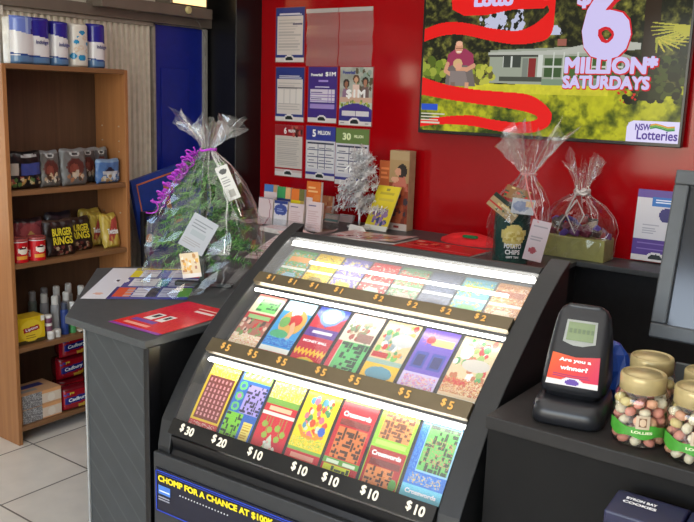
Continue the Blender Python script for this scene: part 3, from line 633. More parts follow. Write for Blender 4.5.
def T_greenred():
    c = Cv(48, 92, (232, 216, 190)); c.rect(0, 0, 1, .06, (240, 150, 140)); c.rect(.05, .04, .95, .32, (220, 226, 190)); c.cross(.2, .08, .92, .30, 7, 5, (120, 206, 110), (50, 110, 60)); c.rect(0, .34, 1, .46, (196, 60, 64)); c.rect(.1, .37, .9, .43, (150, 200, 130)); c.rect(0, .46, 1, .7, (176, 110, 96)); c.speck(.05, .46, .95, .72, [(120, 150, 90), (206, 70, 70), (90, 70, 60), (230, 200, 180)], 30, (.02, .045), 1.6); c.cells(0, .72, 1, 1, [(240, 210, 170), (226, 120, 110), (210, 190, 110), (250, 240, 225)], .6); return c
def T_beach():
    c = Cv(48, 92, (70, 160, 220)); c.rect(0, 0, 1, .2, (190, 225, 245)); c.ell(.55, .36, .42, .22, (214, 170, 90)); c.ell(.5, .2, .16, .08, (245, 240, 235)); c.ell(.6, .33, .22, .1, (206, 60, 60)); c.path([(.6, .4), (.72, .52), (.68, .62)], .04, (232, 180, 140), 1.5); c.ell(.3, .38, .16, .09, (110, 170, 90)); c.ell(.35, .58, .3, .07, (80, 170, 120)); c.rect(0, .64, 1, .76, (40, 110, 200)); c.cells(0, .62, 1, .76, [(110, 190, 230)], .3); c.rect(0, .78, 1, .86, (235, 240, 235)); c.rect(0, .86, 1, 1, (200, 60, 60)); c.rect(.15, .88, .85, .93, (240, 230, 225)); return c
def T_ball():
    c = Cv(48, 92, (206, 36, 56)); c.poly([(0, 0), (1, 0), (1, .14), (.5, .34), (0, .14)], (60, 80, 180)); c.ell(.52, .14, .36, .17, (120, 160, 220)); c.ell(.52, .14, .27, .125, (240, 246, 250)); c.ell(.5, .13, .14, .06, (150, 190, 230)); c.rect(0, .36, 1, .50, (96, 56, 150)); c.rect(.2, .40, .85, .45, (240, 230, 240)); c.rect(0, .50, 1, .68, (196, 34, 60))
    for k in range(8): c.poly([(k * .125, .68), (k * .125 + .0625, .74), (k * .125 + .125, .68), (k * .125 + .125, .74), (k * .125 + .0625, .8), (k * .125, .74)], (232, 190, 60))
    c.ell(.5, 1.0, .42, .18, (230, 190, 70)); c.ell(.5, 1.0, .34, .145, (90, 180, 120)); c.ell(.5, 1.0, .27, .12, (90, 150, 220)); c.ell(.5, 1.0, .2, .09, (240, 244, 250)); return c
def T_creamcross():
    c = Cv(48, 92, (226, 216, 196)); c.cells(0, 0, 1, .12, [(240, 180, 170), (250, 240, 230)], .5); c.speck(.1, .12, .9, .42, [(150, 130, 100), (100, 90, 70), (190, 170, 140), (170, 80, 70), (110, 140, 100)], 34, (.02, .05), 1.6); c.rect(.5, .3, .95, .44, (150, 110, 100)); c.rect(0, .46, .14, 1, (206, 50, 70)); c.cross(.16, .46, 1, .92, 7, 9, (96, 190, 110), (26, 60, 40)); c.rect(0, .94, 1, 1, (220, 120, 120)); return c
def T_collage():
    c = Cv(48, 92, (222, 196, 150)); c.speck(.1, .05, .9, .55, [(206, 60, 60), (80, 150, 90), (240, 236, 230), (220, 150, 70), (140, 160, 170), (120, 190, 90)], 46, (.025, .06), 1.6); c.ell(.7, .28, .34, .1, (196, 200, 200)); c.rect(.05, .5, .5, .58, (190, 40, 50)); c.rect(0, .6, 1, .66, (150, 180, 170)); c.rect(0, .66, 1, 1, (236, 190, 50)); c.ell(.5, .8, .38, .1, (90, 150, 170)); c.rect(.1, .9, .9, .95, (250, 236, 170)); return c
def T_purple():
    c = Cv(48, 92, (112, 88, 190)); c.rect(.35, .14, .95, .25, (220, 190, 120))
    for k in range(12): c.poly([(.3, .17), (.3 + .24 * math.cos(k * PI / 6), .17 + .12 * math.sin(k * PI / 6)), (.3 + .1 * math.cos(k * PI / 6 + .26), .17 + .05 * math.sin(k * PI / 6 + .26))], (240, 130, 50))
    c.ell(.3, .17, .12, .06, (214, 50, 60)); c.rect(.08, .36, .44, .6, (60, 76, 170)); c.rect(.54, .36, .92, .6, (60, 76, 170)); c.rect(.14, .4, .38, .56, (34, 40, 110)); c.rect(.6, .4, .86, .56, (34, 40, 110)); c.rect(0, .66, 1, 1, (206, 190, 226)); c.cells(.1, .7, .95, .95, [(226, 90, 130), (150, 110, 200), (236, 210, 160)], .5); return c
def T_party():
    c = Cv(48, 92, (226, 200, 160)); c.speck(.05, .04, .95, .6, [(206, 40, 50), (236, 120, 110), (80, 160, 90), (245, 240, 235), (150, 180, 100), (190, 110, 70)], 52, (.025, .06), 1.6); c.ell(.62, .4, .36, .09, (206, 200, 190)); c.ell(.25, .24, .16, .1, (245, 242, 238)); c.rect(0, .62, .6, .7, (206, 40, 50)); c.cells(0, .6, 1, .82, [(170, 110, 60), (220, 170, 100), (200, 90, 60)], .6); c.rect(0, .86, 1, .92, (240, 240, 225)); c.rect(0, .92, 1, 1, (240, 210, 60)); return c
def T_plain(a, b, cc, seed):
    c = Cv(22, 34, a); c.rng = np.random.RandomState(seed); c.cells(.0, .1, 1, .5, [b, cc, a], .5); c.rect(.1, .2, .9, .36, b); c.rect(0, .5, 1, .56, (235, 235, 225)); c.cells(0, .6, 1, 1, [cc, a, b], .55); c.ell(.5, .76, .3, .12, cc); return c
TK = print_mat('ticket_gloss', .3, val=.86, sat=1.05)
def ticket(x0, x1, t0, t1, cv, label, group, words=None):
    xm = (x0 + x1) / 2; tm = (t0 + t1) / 2; c0 = cp(tm, -.031)
    t = thing('scratch_ticket', label, 'scratch ticket', (xm, c0.x, c0.y), 0, group)
    fn = lambda uu, vv, off=-.031: P3(x0 + (x1 - x0) * uu, cp(t1 + (t0 - t1) * vv, off))
    MB().grid(cv, fn).build('card', TK, t, smooth=True)
    if words:
        mb = MB()
        for (s, vv, hh, colr) in words:
            L = (crv(t1) - crv(t0)).length
            text(mb, s, hh, None, (1, 0, 0), (0, 0, 1), bold=.04, wid=(x1 - x0) * .78, fn=lambda a, b, v0=vv: fn(.5 + a / (x1 - x0), v0 + b / L, -.0295))
        mb.build('lettering', WHITE, t)
    t.location = PIV + OFF + Matrix.Rotation(ANG, 3, 'Z') @ (t.location - PIV); t.rotation_euler = (0, 0, ANG)
def spread(n, frac=.86, x0=XA + .012, x1=XB - .012):
    w = (x1 - x0) / n; return [(x0 + w * i + w * (1 - frac) / 2, x0 + w * (i + 1) - w * (1 - frac) / 2) for i in range(n)]
g1, g2, g3 = 'scratch tickets in the top row', 'scratch tickets in the middle row', 'scratch tickets in the bottom row'
r1 = [((90, 160, 90), (226, 150, 70), (150, 190, 210), 'green and orange one dollar scratch ticket, leftmost in the top row'), ((226, 190, 60), (240, 220, 80), (150, 130, 60), 'yellow one dollar scratch ticket, second from left in the top row'), ((120, 110, 180), (190, 180, 220), (236, 220, 70), 'lilac and yellow one dollar scratch ticket, third from left in the top row'), ((206, 60, 60), (220, 90, 90), (190, 220, 200), 'red one dollar scratch ticket above the last one dollar mark'),
      ((110, 150, 110), (200, 80, 80), (190, 180, 160), 'green and red two dollar scratch ticket, middle of the top row'), ((96, 104, 124), (120, 128, 150), (84, 90, 110), 'dull blue grey two dollar scratch ticket in the top row'), ((110, 170, 190), (220, 210, 90), (120, 180, 120), 'blue and yellow two dollar scratch ticket, second from right in the top row'), ((206, 150, 100), (170, 100, 70), (226, 200, 170), 'orange brown two dollar scratch ticket, rightmost in the top row')]
for i, ((a, b), d) in enumerate(zip(spread(8, .93), r1)): ticket(a, b, 1.10, 1.97, T_plain(d[0], d[1], d[2], i + 3), d[3], g1)
r2 = [(T_greenred, 'cream, red and green five dollar scratch ticket, leftmost in the middle row', None), (T_beach, 'blue seaside five dollar scratch ticket, second in the middle row', None), (T_ball, 'red five dollar scratch ticket with a white and blue ball', [('MONEY BALL', .42, .008, 0)]), (T_creamcross, 'five dollar scratch ticket with a green puzzle grid, middle row', None), (T_collage, 'five dollar scratch ticket with orange lower half, middle row', None), (T_purple, 'purple five dollar scratch ticket with orange starburst', None), (T_party, 'rightmost five dollar scratch ticket, crowded red, white and green picture', None)]
for (a, b), d in zip(spread(7, .90), r2): ticket(a, b, 2.13, 2.95, d[0](), d[1], g2, d[2])
r3 = [(T_gold, 'gold thirty dollar scratch ticket with a maroon number panel', None), (T_bluecross, 'blue twenty dollar scratch ticket with purple and green puzzle grids', None), (T_bulbs, 'ten dollar scratch ticket, yellow over red with hanging green baubles', None), (T_yellow, 'yellow ten dollar scratch ticket with a crowded colourful picture', None), (T_redcross, 'red bordered crossword ten dollar scratch ticket with a lime grid at its foot', [('Crosswords', .80, .013, 0)]), (T_limecross, 'lime topped crossword ten dollar scratch ticket, second from right in the bottom row', [('Crosswords', .465, .012, 0)]), (T_skycross, 'sky blue crossword ten dollar scratch ticket at the right end of the bottom row', [('Crosswords', .16, .012, 0)])]
for (a, b), d in zip(spread(7, .92), r3): ticket(a, b, 3.12, 3.95, d[0](), d[1], g3, d[2])
dc.location = dc.location + OFF
# ---------------------------------------------------------------- notices on the red wall
NAVY = (44, 58, 132); PUR = (70, 48, 140)
def poster(x0, z0, x1, z1, cv, label, name='lottery_poster', words=(), y=YW - .004, group='posters on the red wall', cat='poster', tilt=0):
    t = thing(name, label, cat, ((x0 + x1) / 2, y, z0), 0, group)
    sheet(MB(), cv, (x0, y, z0), (x1, y, z0), (x0, y + tilt, z1)).build('sheet', PRINT, t)
    MB().box(x0 - .004, y + .0006, z0 - .004, x1 + .004, YW, z1 + .004).build('backing', mat('sleeve_back', (150, 60, 64), .3), t) if not tilt else None
    for (s, uu, vv, hh, wd_, m) in words:
        mb = MB(); text(mb, s, hh, (x0 + (x1 - x0) * uu, y - .0016 + tilt * vv, z0 + (z1 - z0) * vv), (1, 0, 0), (0, tilt, z1 - z0), bold=.04, wid=wd_); mb.build('lettering', m, t)
    return t
def footer(c, band=NAVY):
    c.rect(0, .86, 1, .92, band); c.rect(0, .92, 1, 1, (220, 214, 212)); c.ell(.48, .94, .17, .075, (225, 220, 220)); c.ell(.48, .95, .13, .055, (30, 40, 40)); c.rect(.3, .965, .7, 1, (222, 216, 214)); c.lines(.05, .955, .18, .98, 1, (120, 120, 130)); c.lines(.82, .955, .95, .98, 1, (120, 120, 130)); return c
def P_info(h, band):
    c = Cv(42, 60, (216, 208, 204)); c.rect(0, 0, 1, h, band); c.rect(0, 0, .04, .9, band); c.rect(.96, 0, 1, .9, band); c.lines(.12, h * .62, .9, h * .92, 2, (215, 215, 230), .1); c.lines(.1, h + .05, .9, .8, 11, (186, 180, 180)); c.rect(.6, h + .14, .92, h + .17, (100, 96, 120)); return footer(c)
def P_table():
    c = P_info(.22, NAVY); c.rect(.06, .36, .94, .39, (50, 52, 70)); c.rect(.06, .4, .94, .66, (226, 220, 216))
    for k in (.28, .5, .72): c.rect(k, .4, k + .02, .66, (190, 186, 186))
    return c
def P_purple():
    c = Cv(42, 60, (66, 44, 130)); c.rect(.06, .1, .46, .2, (66, 44, 130)); c.rect(.35, .24, .7, .26, (170, 150, 220)); c.lines(.25, .33, .8, .37, 1, (226, 220, 240), .1); c.rect(.06, .4, .94, .64, (214, 208, 224))
    for v in (.45, .51, .57): c.rect(.06, v + .03, .94, v + .042, (150, 130, 190)); c.lines(.1, v - .01, .5, v + .02, 1, (90, 70, 140))
    for k in (.56, .7, .82): c.rect(k, .4, k + .02, .64, (150, 130, 190))
    c.rect(.06, .67, .94, .75, (160, 140, 205)); return footer(c, (66, 44, 130))
def P_people():
    c = Cv(48, 68, (190, 200, 190)); c.a[:40] = (np.array((172, 176, 168)) + (vnoise(48, 40, 12, 3)[..., None] - .5) * 90) / 255
    c.speck(.5, .02, 1, .4, [(70, 90, 60), (110, 130, 90), (90, 80, 60), (140, 160, 150)], 30, (.03, .06))
    for (x, y, sh, sk, hr) in [(.2, .28, (140, 110, 140), (150, 100, 78), (46, 34, 30)), (.5, .2, (226, 200, 190), (206, 160, 130), (90, 60, 40)), (.78, .24, (110, 90, 90), (170, 120, 95), (40, 34, 30))]:
        c.ell(x, y, .1, .075, hr); c.ell(x, y + .012, .06, .05, sk); c.poly([(x - .13, .56), (x - .1, y + .09), (x + .1, y + .09), (x + .13, .56)], sh); c.rect(x - .03, y + .05, x + .03, y + .1, sk)
    c.rect(0, .52, 1, .6, (206, 170, 150)); c.speck(0, .58, 1, .66, [(110, 140, 60), (190, 190, 80)], 20, (.02, .04)); c.ell(.5, .86, .6, .24, (64, 48, 136)); c.rect(0, .76, 1, .86, (64, 48, 136)); c.rect(.08, .75, .92, .84, (214, 210, 216)); c.rect(.49, .75, .52, .84, (110, 100, 150)); return footer(c, (50, 50, 130))
def P_red6():
    c = Cv(42, 60, (214, 200, 194)); c.rect(0, 0, 1, .2, (160, 30, 40)); c.speck(.6, .02, .98, .18, [(60, 30, 30), (110, 50, 40), (190, 90, 80)], 16, (.03, .06)); c.rect(.02, .22, .98, .84, (206, 198, 190)); c.lines(.08, .26, .92, .8, 14, (180, 172, 168), .15); c.rect(0, .84, 1, .86, (160, 30, 40)); return footer(c, (206, 190, 186))
def P_grid(band):
    c = Cv(42, 60, (206, 204, 214)); c.rect(0, 0, 1, .26, band); c.lines(.1, .24, .9, .26, 1, (226, 226, 240), .1); c.rect(.05, .3, .95, .34, (52, 56, 80)); c.rect(.05, .34, .95, .8, (222, 220, 222))
    for v in (.44, .56, .68): c.rect(.05, v, .95, v + .018, (60, 66, 110))
    for k in (.4, .64): c.rect(k, .34, k + .025, .8, (90, 96, 130))
    for v in (.38, .5, .62, .73):
        for k in (.1, .46, .7): c.lines(k, v, k + .2, v + .04, 1, (110, 112, 130), .1)
    return footer(c, (60, 60, 140))
poster(-3.155, 1.777, -2.952, 2.066, P_info(.15, NAVY), 'blue and white notice, topmost of the left poster column')
for (a, b, lab) in [(-2.935, -2.72, 'empty clear poster sleeve beside the top left notice'), (-2.715, -2.50, 'empty clear poster sleeve nearest the television')]:
    t = thing('poster_sleeve', lab, 'poster sleeve', ((a + b) / 2, YW - .004, 1.757), 0, 'empty poster sleeves')
    mb = MB(); n = 14
    for i in range(n):
        z0 = 1.757 + .296 * i / n; z1_ = 1.757 + .296 * (i + 1) / n; o0 = .004 + .004 * math.sin(i * 1.1); o1 = .004 + .004 * math.sin((i + 1) * 1.1)
        mb.quad((a, YW - o0, z0), (b, YW - o0, z0), (b, YW - o1, z1_), (a, YW - o1, z1_))
    mb.build('sheet', clear_mat('sleeve_film', .1, .25, .2, milk=.14), t, smooth=True)
    MB().box(a, YW - .012, 2.032, b, YW - .009, 2.053).build('lip', clear_mat('sleeve_lip', .18, .3, .1, milk=.32), t)
poster(-3.15, 1.455, -2.946, 1.748, P_table(), 'blue headed table notice, middle of the left poster column')
poster(-2.915, 1.458, -2.72, 1.752, P_purple(), 'purple million dollar notice in the middle of the poster wall', words=[('$1M', .78, .87, .026, .07, WHITE), ('Powerball', .3, .86, .016, .08, WHITE)])
poster(-2.70, 1.452, -2.49, 1.752, P_people(), 'photo poster of people with big million dollar lettering', words=[('$1M', .5, .54, .05, .125, WHITE), ('Powerball', .28, .91, .018, .08, mat('poster_blue_ink', (60, 70, 150)))])
poster(-3.148, 1.147, -2.95, 1.43, P_red6(), 'red headed notice at the foot of the left poster column', words=[('6', .38, .9, .036, .02, WHITE), ('MILLION', .62, .9, .016, .05, WHITE)])
poster(-2.922, 1.148, -2.72, 1.436, P_grid((54, 62, 150)), 'blue five million prize table notice in the bottom poster row', words=[('5', .28, .87, .04, .024, WHITE), ('MILLION', .62, .885, .022, .085, WHITE)])
poster(-2.717, 1.135, -2.50, 1.434, P_grid((104, 130, 70)), 'green headed thirty million notice partly behind the tinsel tree', words=[('30', .34, .86, .038, .055, mat('pale_lime_ink', (226, 236, 190))), ('MILLION', .7, .87, .016, .06, mat('pale_lime_ink', (226, 236, 190)))])
def P_right():
    c = Cv(44, 62, (212, 208, 214)); c.rect(0, 0, 1, .12, (96, 70, 150)); c.rect(.3, .1, 1, .22, (40, 110, 190)); c.lines(.36, .12, .94, .19, 2, (220, 230, 245), .1); c.ell(.6, .34, .14, .1, (50, 40, 110)); c.lines(.5, .33, .7, .35, 1, (200, 200, 230), .1); c.lines(.15, .48, .5, .62, 4, (170, 168, 180)); c.rect(0, .7, 1, .88, (84, 54, 140)); c.lines(.1, .74, .8, .84, 3, (130, 105, 180)); return footer(c, (84, 54, 140))
poster(-1.085, .953, -.872, 1.255, P_right(), 'purple and white notice standing against the red wall behind the monitor', 'counter_notice', y=YW - .03, tilt=.022, group=None, cat='notice')

# ---------------------------------------------------------------- television
TX0, TX1, TZ0, TZ1 = -2.17, -.92, 1.438, 2.152; TY = YW - .06
tv = thing('television', 'large black wall television showing a lottery advert above the counter', 'television', ((TX0 + TX1) / 2, TY + .03, TZ0))
MB().box(TX0, TY, TZ0, TX1, TY + .035, TZ1).build('casing', mat('tv_black', (12, 12, 13), .25), tv, bevel=.003)
sx0, sx1, sz0, sz1 = TX0 + .012, TX1 - .012, TZ0 + .016, TZ1 - .012
W_, H_ = 420, 236
cv = Cv(W_, H_, (50, 60, 30)); 
def tvp(px, py):                     # where a sight line meets the screen plane, used to lay out its flat picture
    d = CAMR * ((px - 347) / F) + CAMU * ((261 - py) / F) + CAMF; return Vector((0, 0, 1.6)) + d * (TY / d.y)
def U(px): return (tvp(px, 60).x - sx0) / (sx1 - sx0)
def V(py): return (sz1 - tvp(550, py).z) / (sz1 - sz0)
n1 = vnoise(W_, H_, 34, 5); n2 = vnoise(W_, H_, 9, 9); Ug, Vg = cv._uv()
leaf = n2[..., None]; tree = np.array((34, 38, 20)) * (1 - leaf) * 1.1 + np.array((150, 146, 60)) * np.clip((leaf - .42) * 2.6, 0, 1) * (.4 + n1[..., None])
cv.a = np.clip(tree / 255, 0, 1)
sk = (n1 > .5) & (n2 > .42) & (Ug > .18) & (Ug < .62) & (Vg < .36); cv.a[sk] = np.array((186, 190, 214)) / 255
lg = Vg > V(84) + .01 * np.sin(Ug * 22); g = np.clip((.55 * n1 + .45 * vnoise(W_, H_, 12, 31) - .40) * 4 + .5 - (Vg - .65) * 1.2, 0, 1)[..., None]; lawn = np.array((44, 58, 14)) * (1 - g) + np.array((176, 176, 34)) * g; lawn = lawn * (.85 + .3 * n2[..., None]); cv.a[lg] = np.clip(lawn / 255, 0, 1)[lg]
br_ = lg & (Vg < V(95)) & (Ug > .2) & (Ug < .75); cv.a[br_] = np.array((196, 190, 50)) / 255 * (.85 + .3 * n2[br_][:, None])
# house
cv.poly([(U(490), V(50)), (U(600), V(46)), (U(636), V(58)), (U(636), V(86)), (U(490), V(84))], (150, 156, 140))
cv.poly([(U(488), V(52)), (U(560), V(50)), (U(605), V(40)), (U(640), V(44)), (U(640), V(50)), (U(560), V(55)), (U(488), V(55))], (176, 178, 168)); cv.rect(U(488), V(55), U(540), V(57), (60, 62, 56))
cv.rect(U(503), V(56), U(521), V(68), (60, 66, 60)); cv.rect(U(511), V(56), U(512.5), V(68), (200, 204, 196)); cv.rect(U(503), V(56), U(504), V(68), (200, 204, 196))
cv.rect(U(523), V(58), U(528), V(80), (120, 126, 116)); cv.rect(U(529), V(58), U(536), V(80), (130, 40, 40)); cv.rect(U(538), V(55), U(543), V(82), (200, 204, 196))
cv.rect(U(545), V(58), U(562), V(77), (60, 84, 50)); cv.rect(U(564), V(56), U(590), V(78), (70, 100, 50)); cv.rect(U(592), V(57), U(622), V(78), (64, 92, 48))
for x in (553, 563, 577, 591, 606): cv.rect(U(x), V(52), U(x + 1.6), V(80), (196, 200, 190))
cv.rect(U(543), V(66), U(625), V(67.5), (190, 194, 184)); cv.rect(U(543), V(79), U(625), V(85), (120, 140, 116)); cv.rect(U(500), V(77), U(543), V(82), (70, 74, 64)); cv.rect(U(556), V(39), U(565), V(46), (150, 90, 76))
# right-hand trees and fronds
cv.poly([(U(640), V(-20)), (U(656), V(-20)), (U(658), V(92)), (U(642), V(92))], (44, 30, 18)); cv.speck(U(625), V(60), U(690), V(100), [(30, 40, 14), (20, 26, 10), (60, 72, 24)], 90, (.012, .03), .6)
for k in range(9):
    a = -.2 + k * .22; cv.path([(U(655), V(40)), (U(655) + .12 * math.cos(a), V(40) - .02 + .10 * math.sin(a))], [.008, .003], (190, 176, 60) if k % 2 else (150, 150, 50), .7)
for k in range(8):
    a = 2.0 + k * .2; cv.path([(U(692), V(30)), (U(692) + .14 * math.cos(a), V(30) + .12 * math.sin(a))], [.008, .003], (176, 170, 60), .7)
cv.speck(U(620), V(90), U(640), V(100), [(196, 40, 30)], 9, (.005, .009), .6)
cv.speck(U(421), V(60), U(450), V(80), [(110, 130, 40), (150, 160, 60), (80, 96, 30)], 40, (.015, .03), .6); cv.speck(U(472), V(66), U(494), V(84), [(140, 150, 50), (180, 180, 70), (96, 90, 50)], 40, (.012, .025), .6)
# man holding a child
cv.poly([(U(446), V(88)), (U(449), V(60)), (U(470), V(58)), (U(477), V(88))], (110, 100, 96))
cv.poly([(U(446), V(70)), (U(448), V(54)), (U(455), V(48)), (U(465), V(48)), (U(473), V(54)), (U(475), V(70)), (U(468), V(66)), (U(452), V(66))], (150, 52, 84))
cv.ell(U(458.5), V(47), .017, .042, (206, 146, 116)); cv.ell(U(458.5), V(42.5), .014, .018, (226, 172, 140)); cv.rect(U(455), V(47), U(462), V(48.2), (110, 66, 54)); cv.rect(U(456), V(51), U(461), V(52.4), (240, 220, 206))
cv.path([(U(474), V(66)), (U(468), V(70)), (U(458), V(70))], .014, (206, 150, 118), .6); cv.path([(U(448), V(64)), (U(446), V(72)), (U(452), V(76))], .013, (206, 150, 118), .6)
cv.ell(U(458), V(64), .02, .033, (206, 170, 120)); cv.ell(U(459), V(67), .014, .022, (214, 160, 130)); cv.poly([(U(450), V(88)), (U(451), V(72)), (U(466), V(72)), (U(470), V(88))], (132, 120, 116)); cv.rect(U(466), V(84), U(470), V(92), (206, 150, 118)); cv.rect(U(452), V(84), U(456), V(90), (120, 100, 90))
# red ribbon
RB = (226, 20, 18)
cv.poly([(U(446), V(-22)), (U(551), V(-22)), (U(551), V(-2)), (U(540), V(8)), (U(510), V(8)), (U(484), V(13)), (U(462), V(13)), (U(450), V(6))], RB)
def spl(P):
    o = []
    for i in range(len(P) - 1):
        p = [np.array(P[min(max(i + j, 0), len(P) - 1)], float) for j in (-1, 0, 1, 2)]
        for k in np.linspace(0, 1, 8, endpoint=False): o.append(tuple(.5 * (2 * p[1] + (p[2] - p[0]) * k + (2 * p[0] - 5 * p[1] + 4 * p[2] - p[3]) * k * k + (3 * p[1] - p[0] - 3 * p[2] + p[3]) * k ** 3)))
    return o + [tuple(P[-1])]
def band(top, bot, c=RB):
    top, bot = spl(top), spl(bot)
    cv.poly([(U(x), V(y)) for x, y in top] + [(U(x), V(y)) for x, y in bot[::-1]], c)
band([(530, -10), (545, 8), (541, 16), (530, 25), (515, 30), (490, 27), (460, 20), (440, 20), (421, 27)], [(551, -10), (551, 26), (546, 38), (536, 42), (515, 44), (490, 40), (460, 33), (440, 34), (421, 41)])
band([(421, 78), (445, 86), (475, 91), (505, 93), (530, 95), (545, 102), (555, 112), (556, 120), (551, 128), (535, 134), (505, 134), (475, 130), (445, 130), (421, 134)], [(421, 98), (445, 102), (475, 106), (505, 109), (525, 112), (537, 115), (542, 118), (539, 121), (530, 123), (515, 124), (495, 122), (475, 119), (450, 121), (421, 127)])
cv.rect(U(424), V(108), U(440), V(115), (40, 80, 190)); cv.lines(U(424), V(117), U(452), V(130), 4, (206, 200, 180), .4)
# logo panel
cv.poly([(U(633), V(152)), (U(633), V(124)), (U(635), V(119)), (U(640), V(116.5)), (U(689), V(116.5)), (U(689), V(152))], (218, 212, 244))
SCRN = print_mat('screen_picture', .12, emit=1.0); SCRN.node_tree.nodes['Principled BSDF'].inputs['Specular IOR Level'].default_value = .12
so_ = sheet(MB(), cv, (sx0, TY - .0008, sz0), (sx1, TY - .0008, sz0), (sx0, TY - .0008, sz1)).build('screen', SCRN, tv)
def SP(px, py, d=.003): p = tvp(px, py); return (p.x, TY - d, p.z)
def glow(n, c, e=1.0):
    m = mat(n, c, .3, emit=e, var=0); b = m.node_tree.nodes['Principled BSDF']; b.inputs['Specular IOR Level'].default_value = .1
    for l in list(b.inputs['Base Color'].links): m.node_tree.links.remove(l)
    b.inputs['Base Color'].default_value = (.01, .01, .01, 1); return m
INK = glow('screen_white', (214, 204, 250), .9); REDI = glow('screen_red', (226, 20, 40), .8)
pm = (sx1 - sx0) / 266.0 * .97
def stext(s, px, py, hpx, wpx, m, bold, d=.003, nm='screen_lettering'):
    mb = MB(); text(mb, s, hpx * pm * 1.04, SP(px, py, d), (1, 0, 0), (0, 0, 1), bold=bold, wid=wpx * pm); mb.build(nm, m, so_)
for (s, px, py, hp, wp) in [('6', 607.5, 19, 72, 47), ('MILLION*', 610, 65, 16, 89), ('SATURDAYS', 605, 82.5, 12, 84), ('$', 585, -3, 20, 14)]:
    stext(s, px + .5, py + .7, hp + 1, wp + 1.5, REDI, .055 if s in '6$' else .085, .0022); stext(s, px, py, hp, wp, INK, .03 if s in '6$' else .05, .0034)
stext('Lotto', 494, -1, 14, 44, INK, .06)
stext('NSW', 643, 127, 6, 14, glow('screen_violet', (96, 66, 170), .7), .03); stext('Lotteries', 657, 135.5, 8.5, 37, glow('screen_violet', (96, 66, 170), .7), .02)
for k, (cc, dy) in enumerate([((240, 170, 40), 0), ((120, 190, 60), 1.6), ((60, 150, 80), 3.2)]):
    pts = [(650, 124.5 + dy), (656, 123.5 + dy), (662, 125 + dy), (668, 127 + dy), (675, 126.5 + dy)]; mb = MB()
    for (a, b) in zip(pts, pts[1:]):
        p, q = SP(*a, .003), SP(*b, .003); p2, q2 = SP(a[0], a[1] + 1.5, .003), SP(b[0], b[1] + 1.5, .003); mb.quad(p2, q2, q, p)
    mb.build('logo_swoosh', glow('swoosh%d' % k, cc, .8), so_)

# ---------------------------------------------------------------- boards behind the counter
t = thing('sign_board', 'tilted blue board with orange outline leaning by the blue door', 'sign board', (-3.33, 3.0, 0))
Rm = Matrix.Translation((-3.33, 2.70, 1.15)) @ Matrix.Rotation(math.radians(12.5), 4, 'X')
MB().box(-.012, 0, -1.12, .012, .52, 0, T=Rm).build('board', mat('board_blue', (30, 58, 140), .4), t, bevel=.002)
ol = MB().box(.012, .03, -.034, .0135, .50, -.026, T=Rm).box(.012, .03, -.6, .0135, .037, -.026, T=Rm).box(.012, .20, -.30, .0135, .23, -.08, T=Rm).box(.012, .23, -.12, .0135, .29, -.08, T=Rm).box(.012, .23, -.30, .0135, .29, -.26, T=Rm)
ol.build('outline', mat('board_orange', (196, 110, 60), .5), t)
t = thing('sign_board', 'small black framed blue stand sign with an orange dot, beside the bookcase', 'sign board', (-3.22, 2.78, 0))
MB().box(-3.25, 2.70, .0, -3.225, 2.90, 1.005).build('frame', mat('sign_black', (18, 18, 22), .4), t, bevel=.002)
MB().box(-3.225, 2.722, .1, -3.223, 2.90, .98).build('face', mat('sign_blue', (26, 40, 104), .4), t)
MB().lathe([(.022, 0), (.022, .001), (0, .001)], 16).build('dot', mat('board_orange', (196, 110, 60)), t, w=True, T=Matrix.Translation((-3.223, 2.735, .87)) @ Matrix.Rotation(PI / 2, 4, 'Y'))
MB().box(-3.223, 2.73, .80, -3.222, 2.80, .806).build('line', mat('sign_line', (110, 120, 160)), t)
# ---------------------------------------------------------------- loose papers on the counter
def paper(name, label, p00, p10, p01, cv, cat='paper', words=(), lift=.0012, curl=0, group=None, thick=0):
    p00, p10, p01 = [Vector((*p, ZC + lift)) for p in (p00, p10, p01)]; ctr = (p00 + (p10 - p00) / 2 + (p01 - p00) / 2)
    t = thing(name, label, cat, (ctr.x, ctr.y, ZC), 0, group)
    fn = lambda a, b: p00 + (p10 - p00) * a + (p01 - p00) * b + Vector((0, 0, curl * (a - .45) ** 2 * 4 + thick))
    MB().grid(cv, fn).build('sheet', GLOSSP, t)
    if thick:
        q = [p00, p10, p10 + (p01 - p00), p01]; mb = MB(); mb.prism([(v.x, v.y) for v in q], 'z', ZC + .0005, ZC + lift + thick - .0004); mb.build('pages', mat('page_edges', (214, 206, 200), .6), t)
    for (s, a, b, hh, wd_, m) in words:
        mb = MB(); text(mb, s, hh, fn(a, b) + Vector((0, 0, .0008)), p10 - p00, p01 - p00, bold=.04, wid=wd_); mb.build('lettering', m, t)
    return t
cv = Cv(60, 44, (222, 220, 226)); NV = (40, 46, 120)
cv.rect(.26, 0, 1, 1, (74, 78, 150)); cv.rect(.36, .06, .55, .32, (230, 228, 232)); cv.rect(.26, .06, .36, .32, (226, 206, 30)); cv.rect(.26, 0, 1, .05, (220, 206, 40)); cv.rect(.56, .06, .66, .32, (90, 110, 190)); cv.rect(.67, .06, .9, .32, (220, 218, 228)); cv.rect(.91, .06, 1, .32, (206, 50, 50))
cv.rect(.34, .37, .6, .62, (226, 224, 230)); cv.rect(.62, .37, .72, .62, (50, 140, 150)); cv.rect(.74, .37, 1, .62, (200, 204, 226)); cv.rect(.26, .67, .36, .94, (214, 80, 50)); cv.rect(.36, .67, .44, .94, (222, 130, 96)); cv.rect(.45, .67, .58, .94, (214, 210, 222)); cv.rect(.59, .67, .68, .94, (50, 52, 70)); cv.rect(.70, .67, .88, .94, (206, 210, 228)); cv.rect(.89, .67, 1, .94, (110, 180, 60))
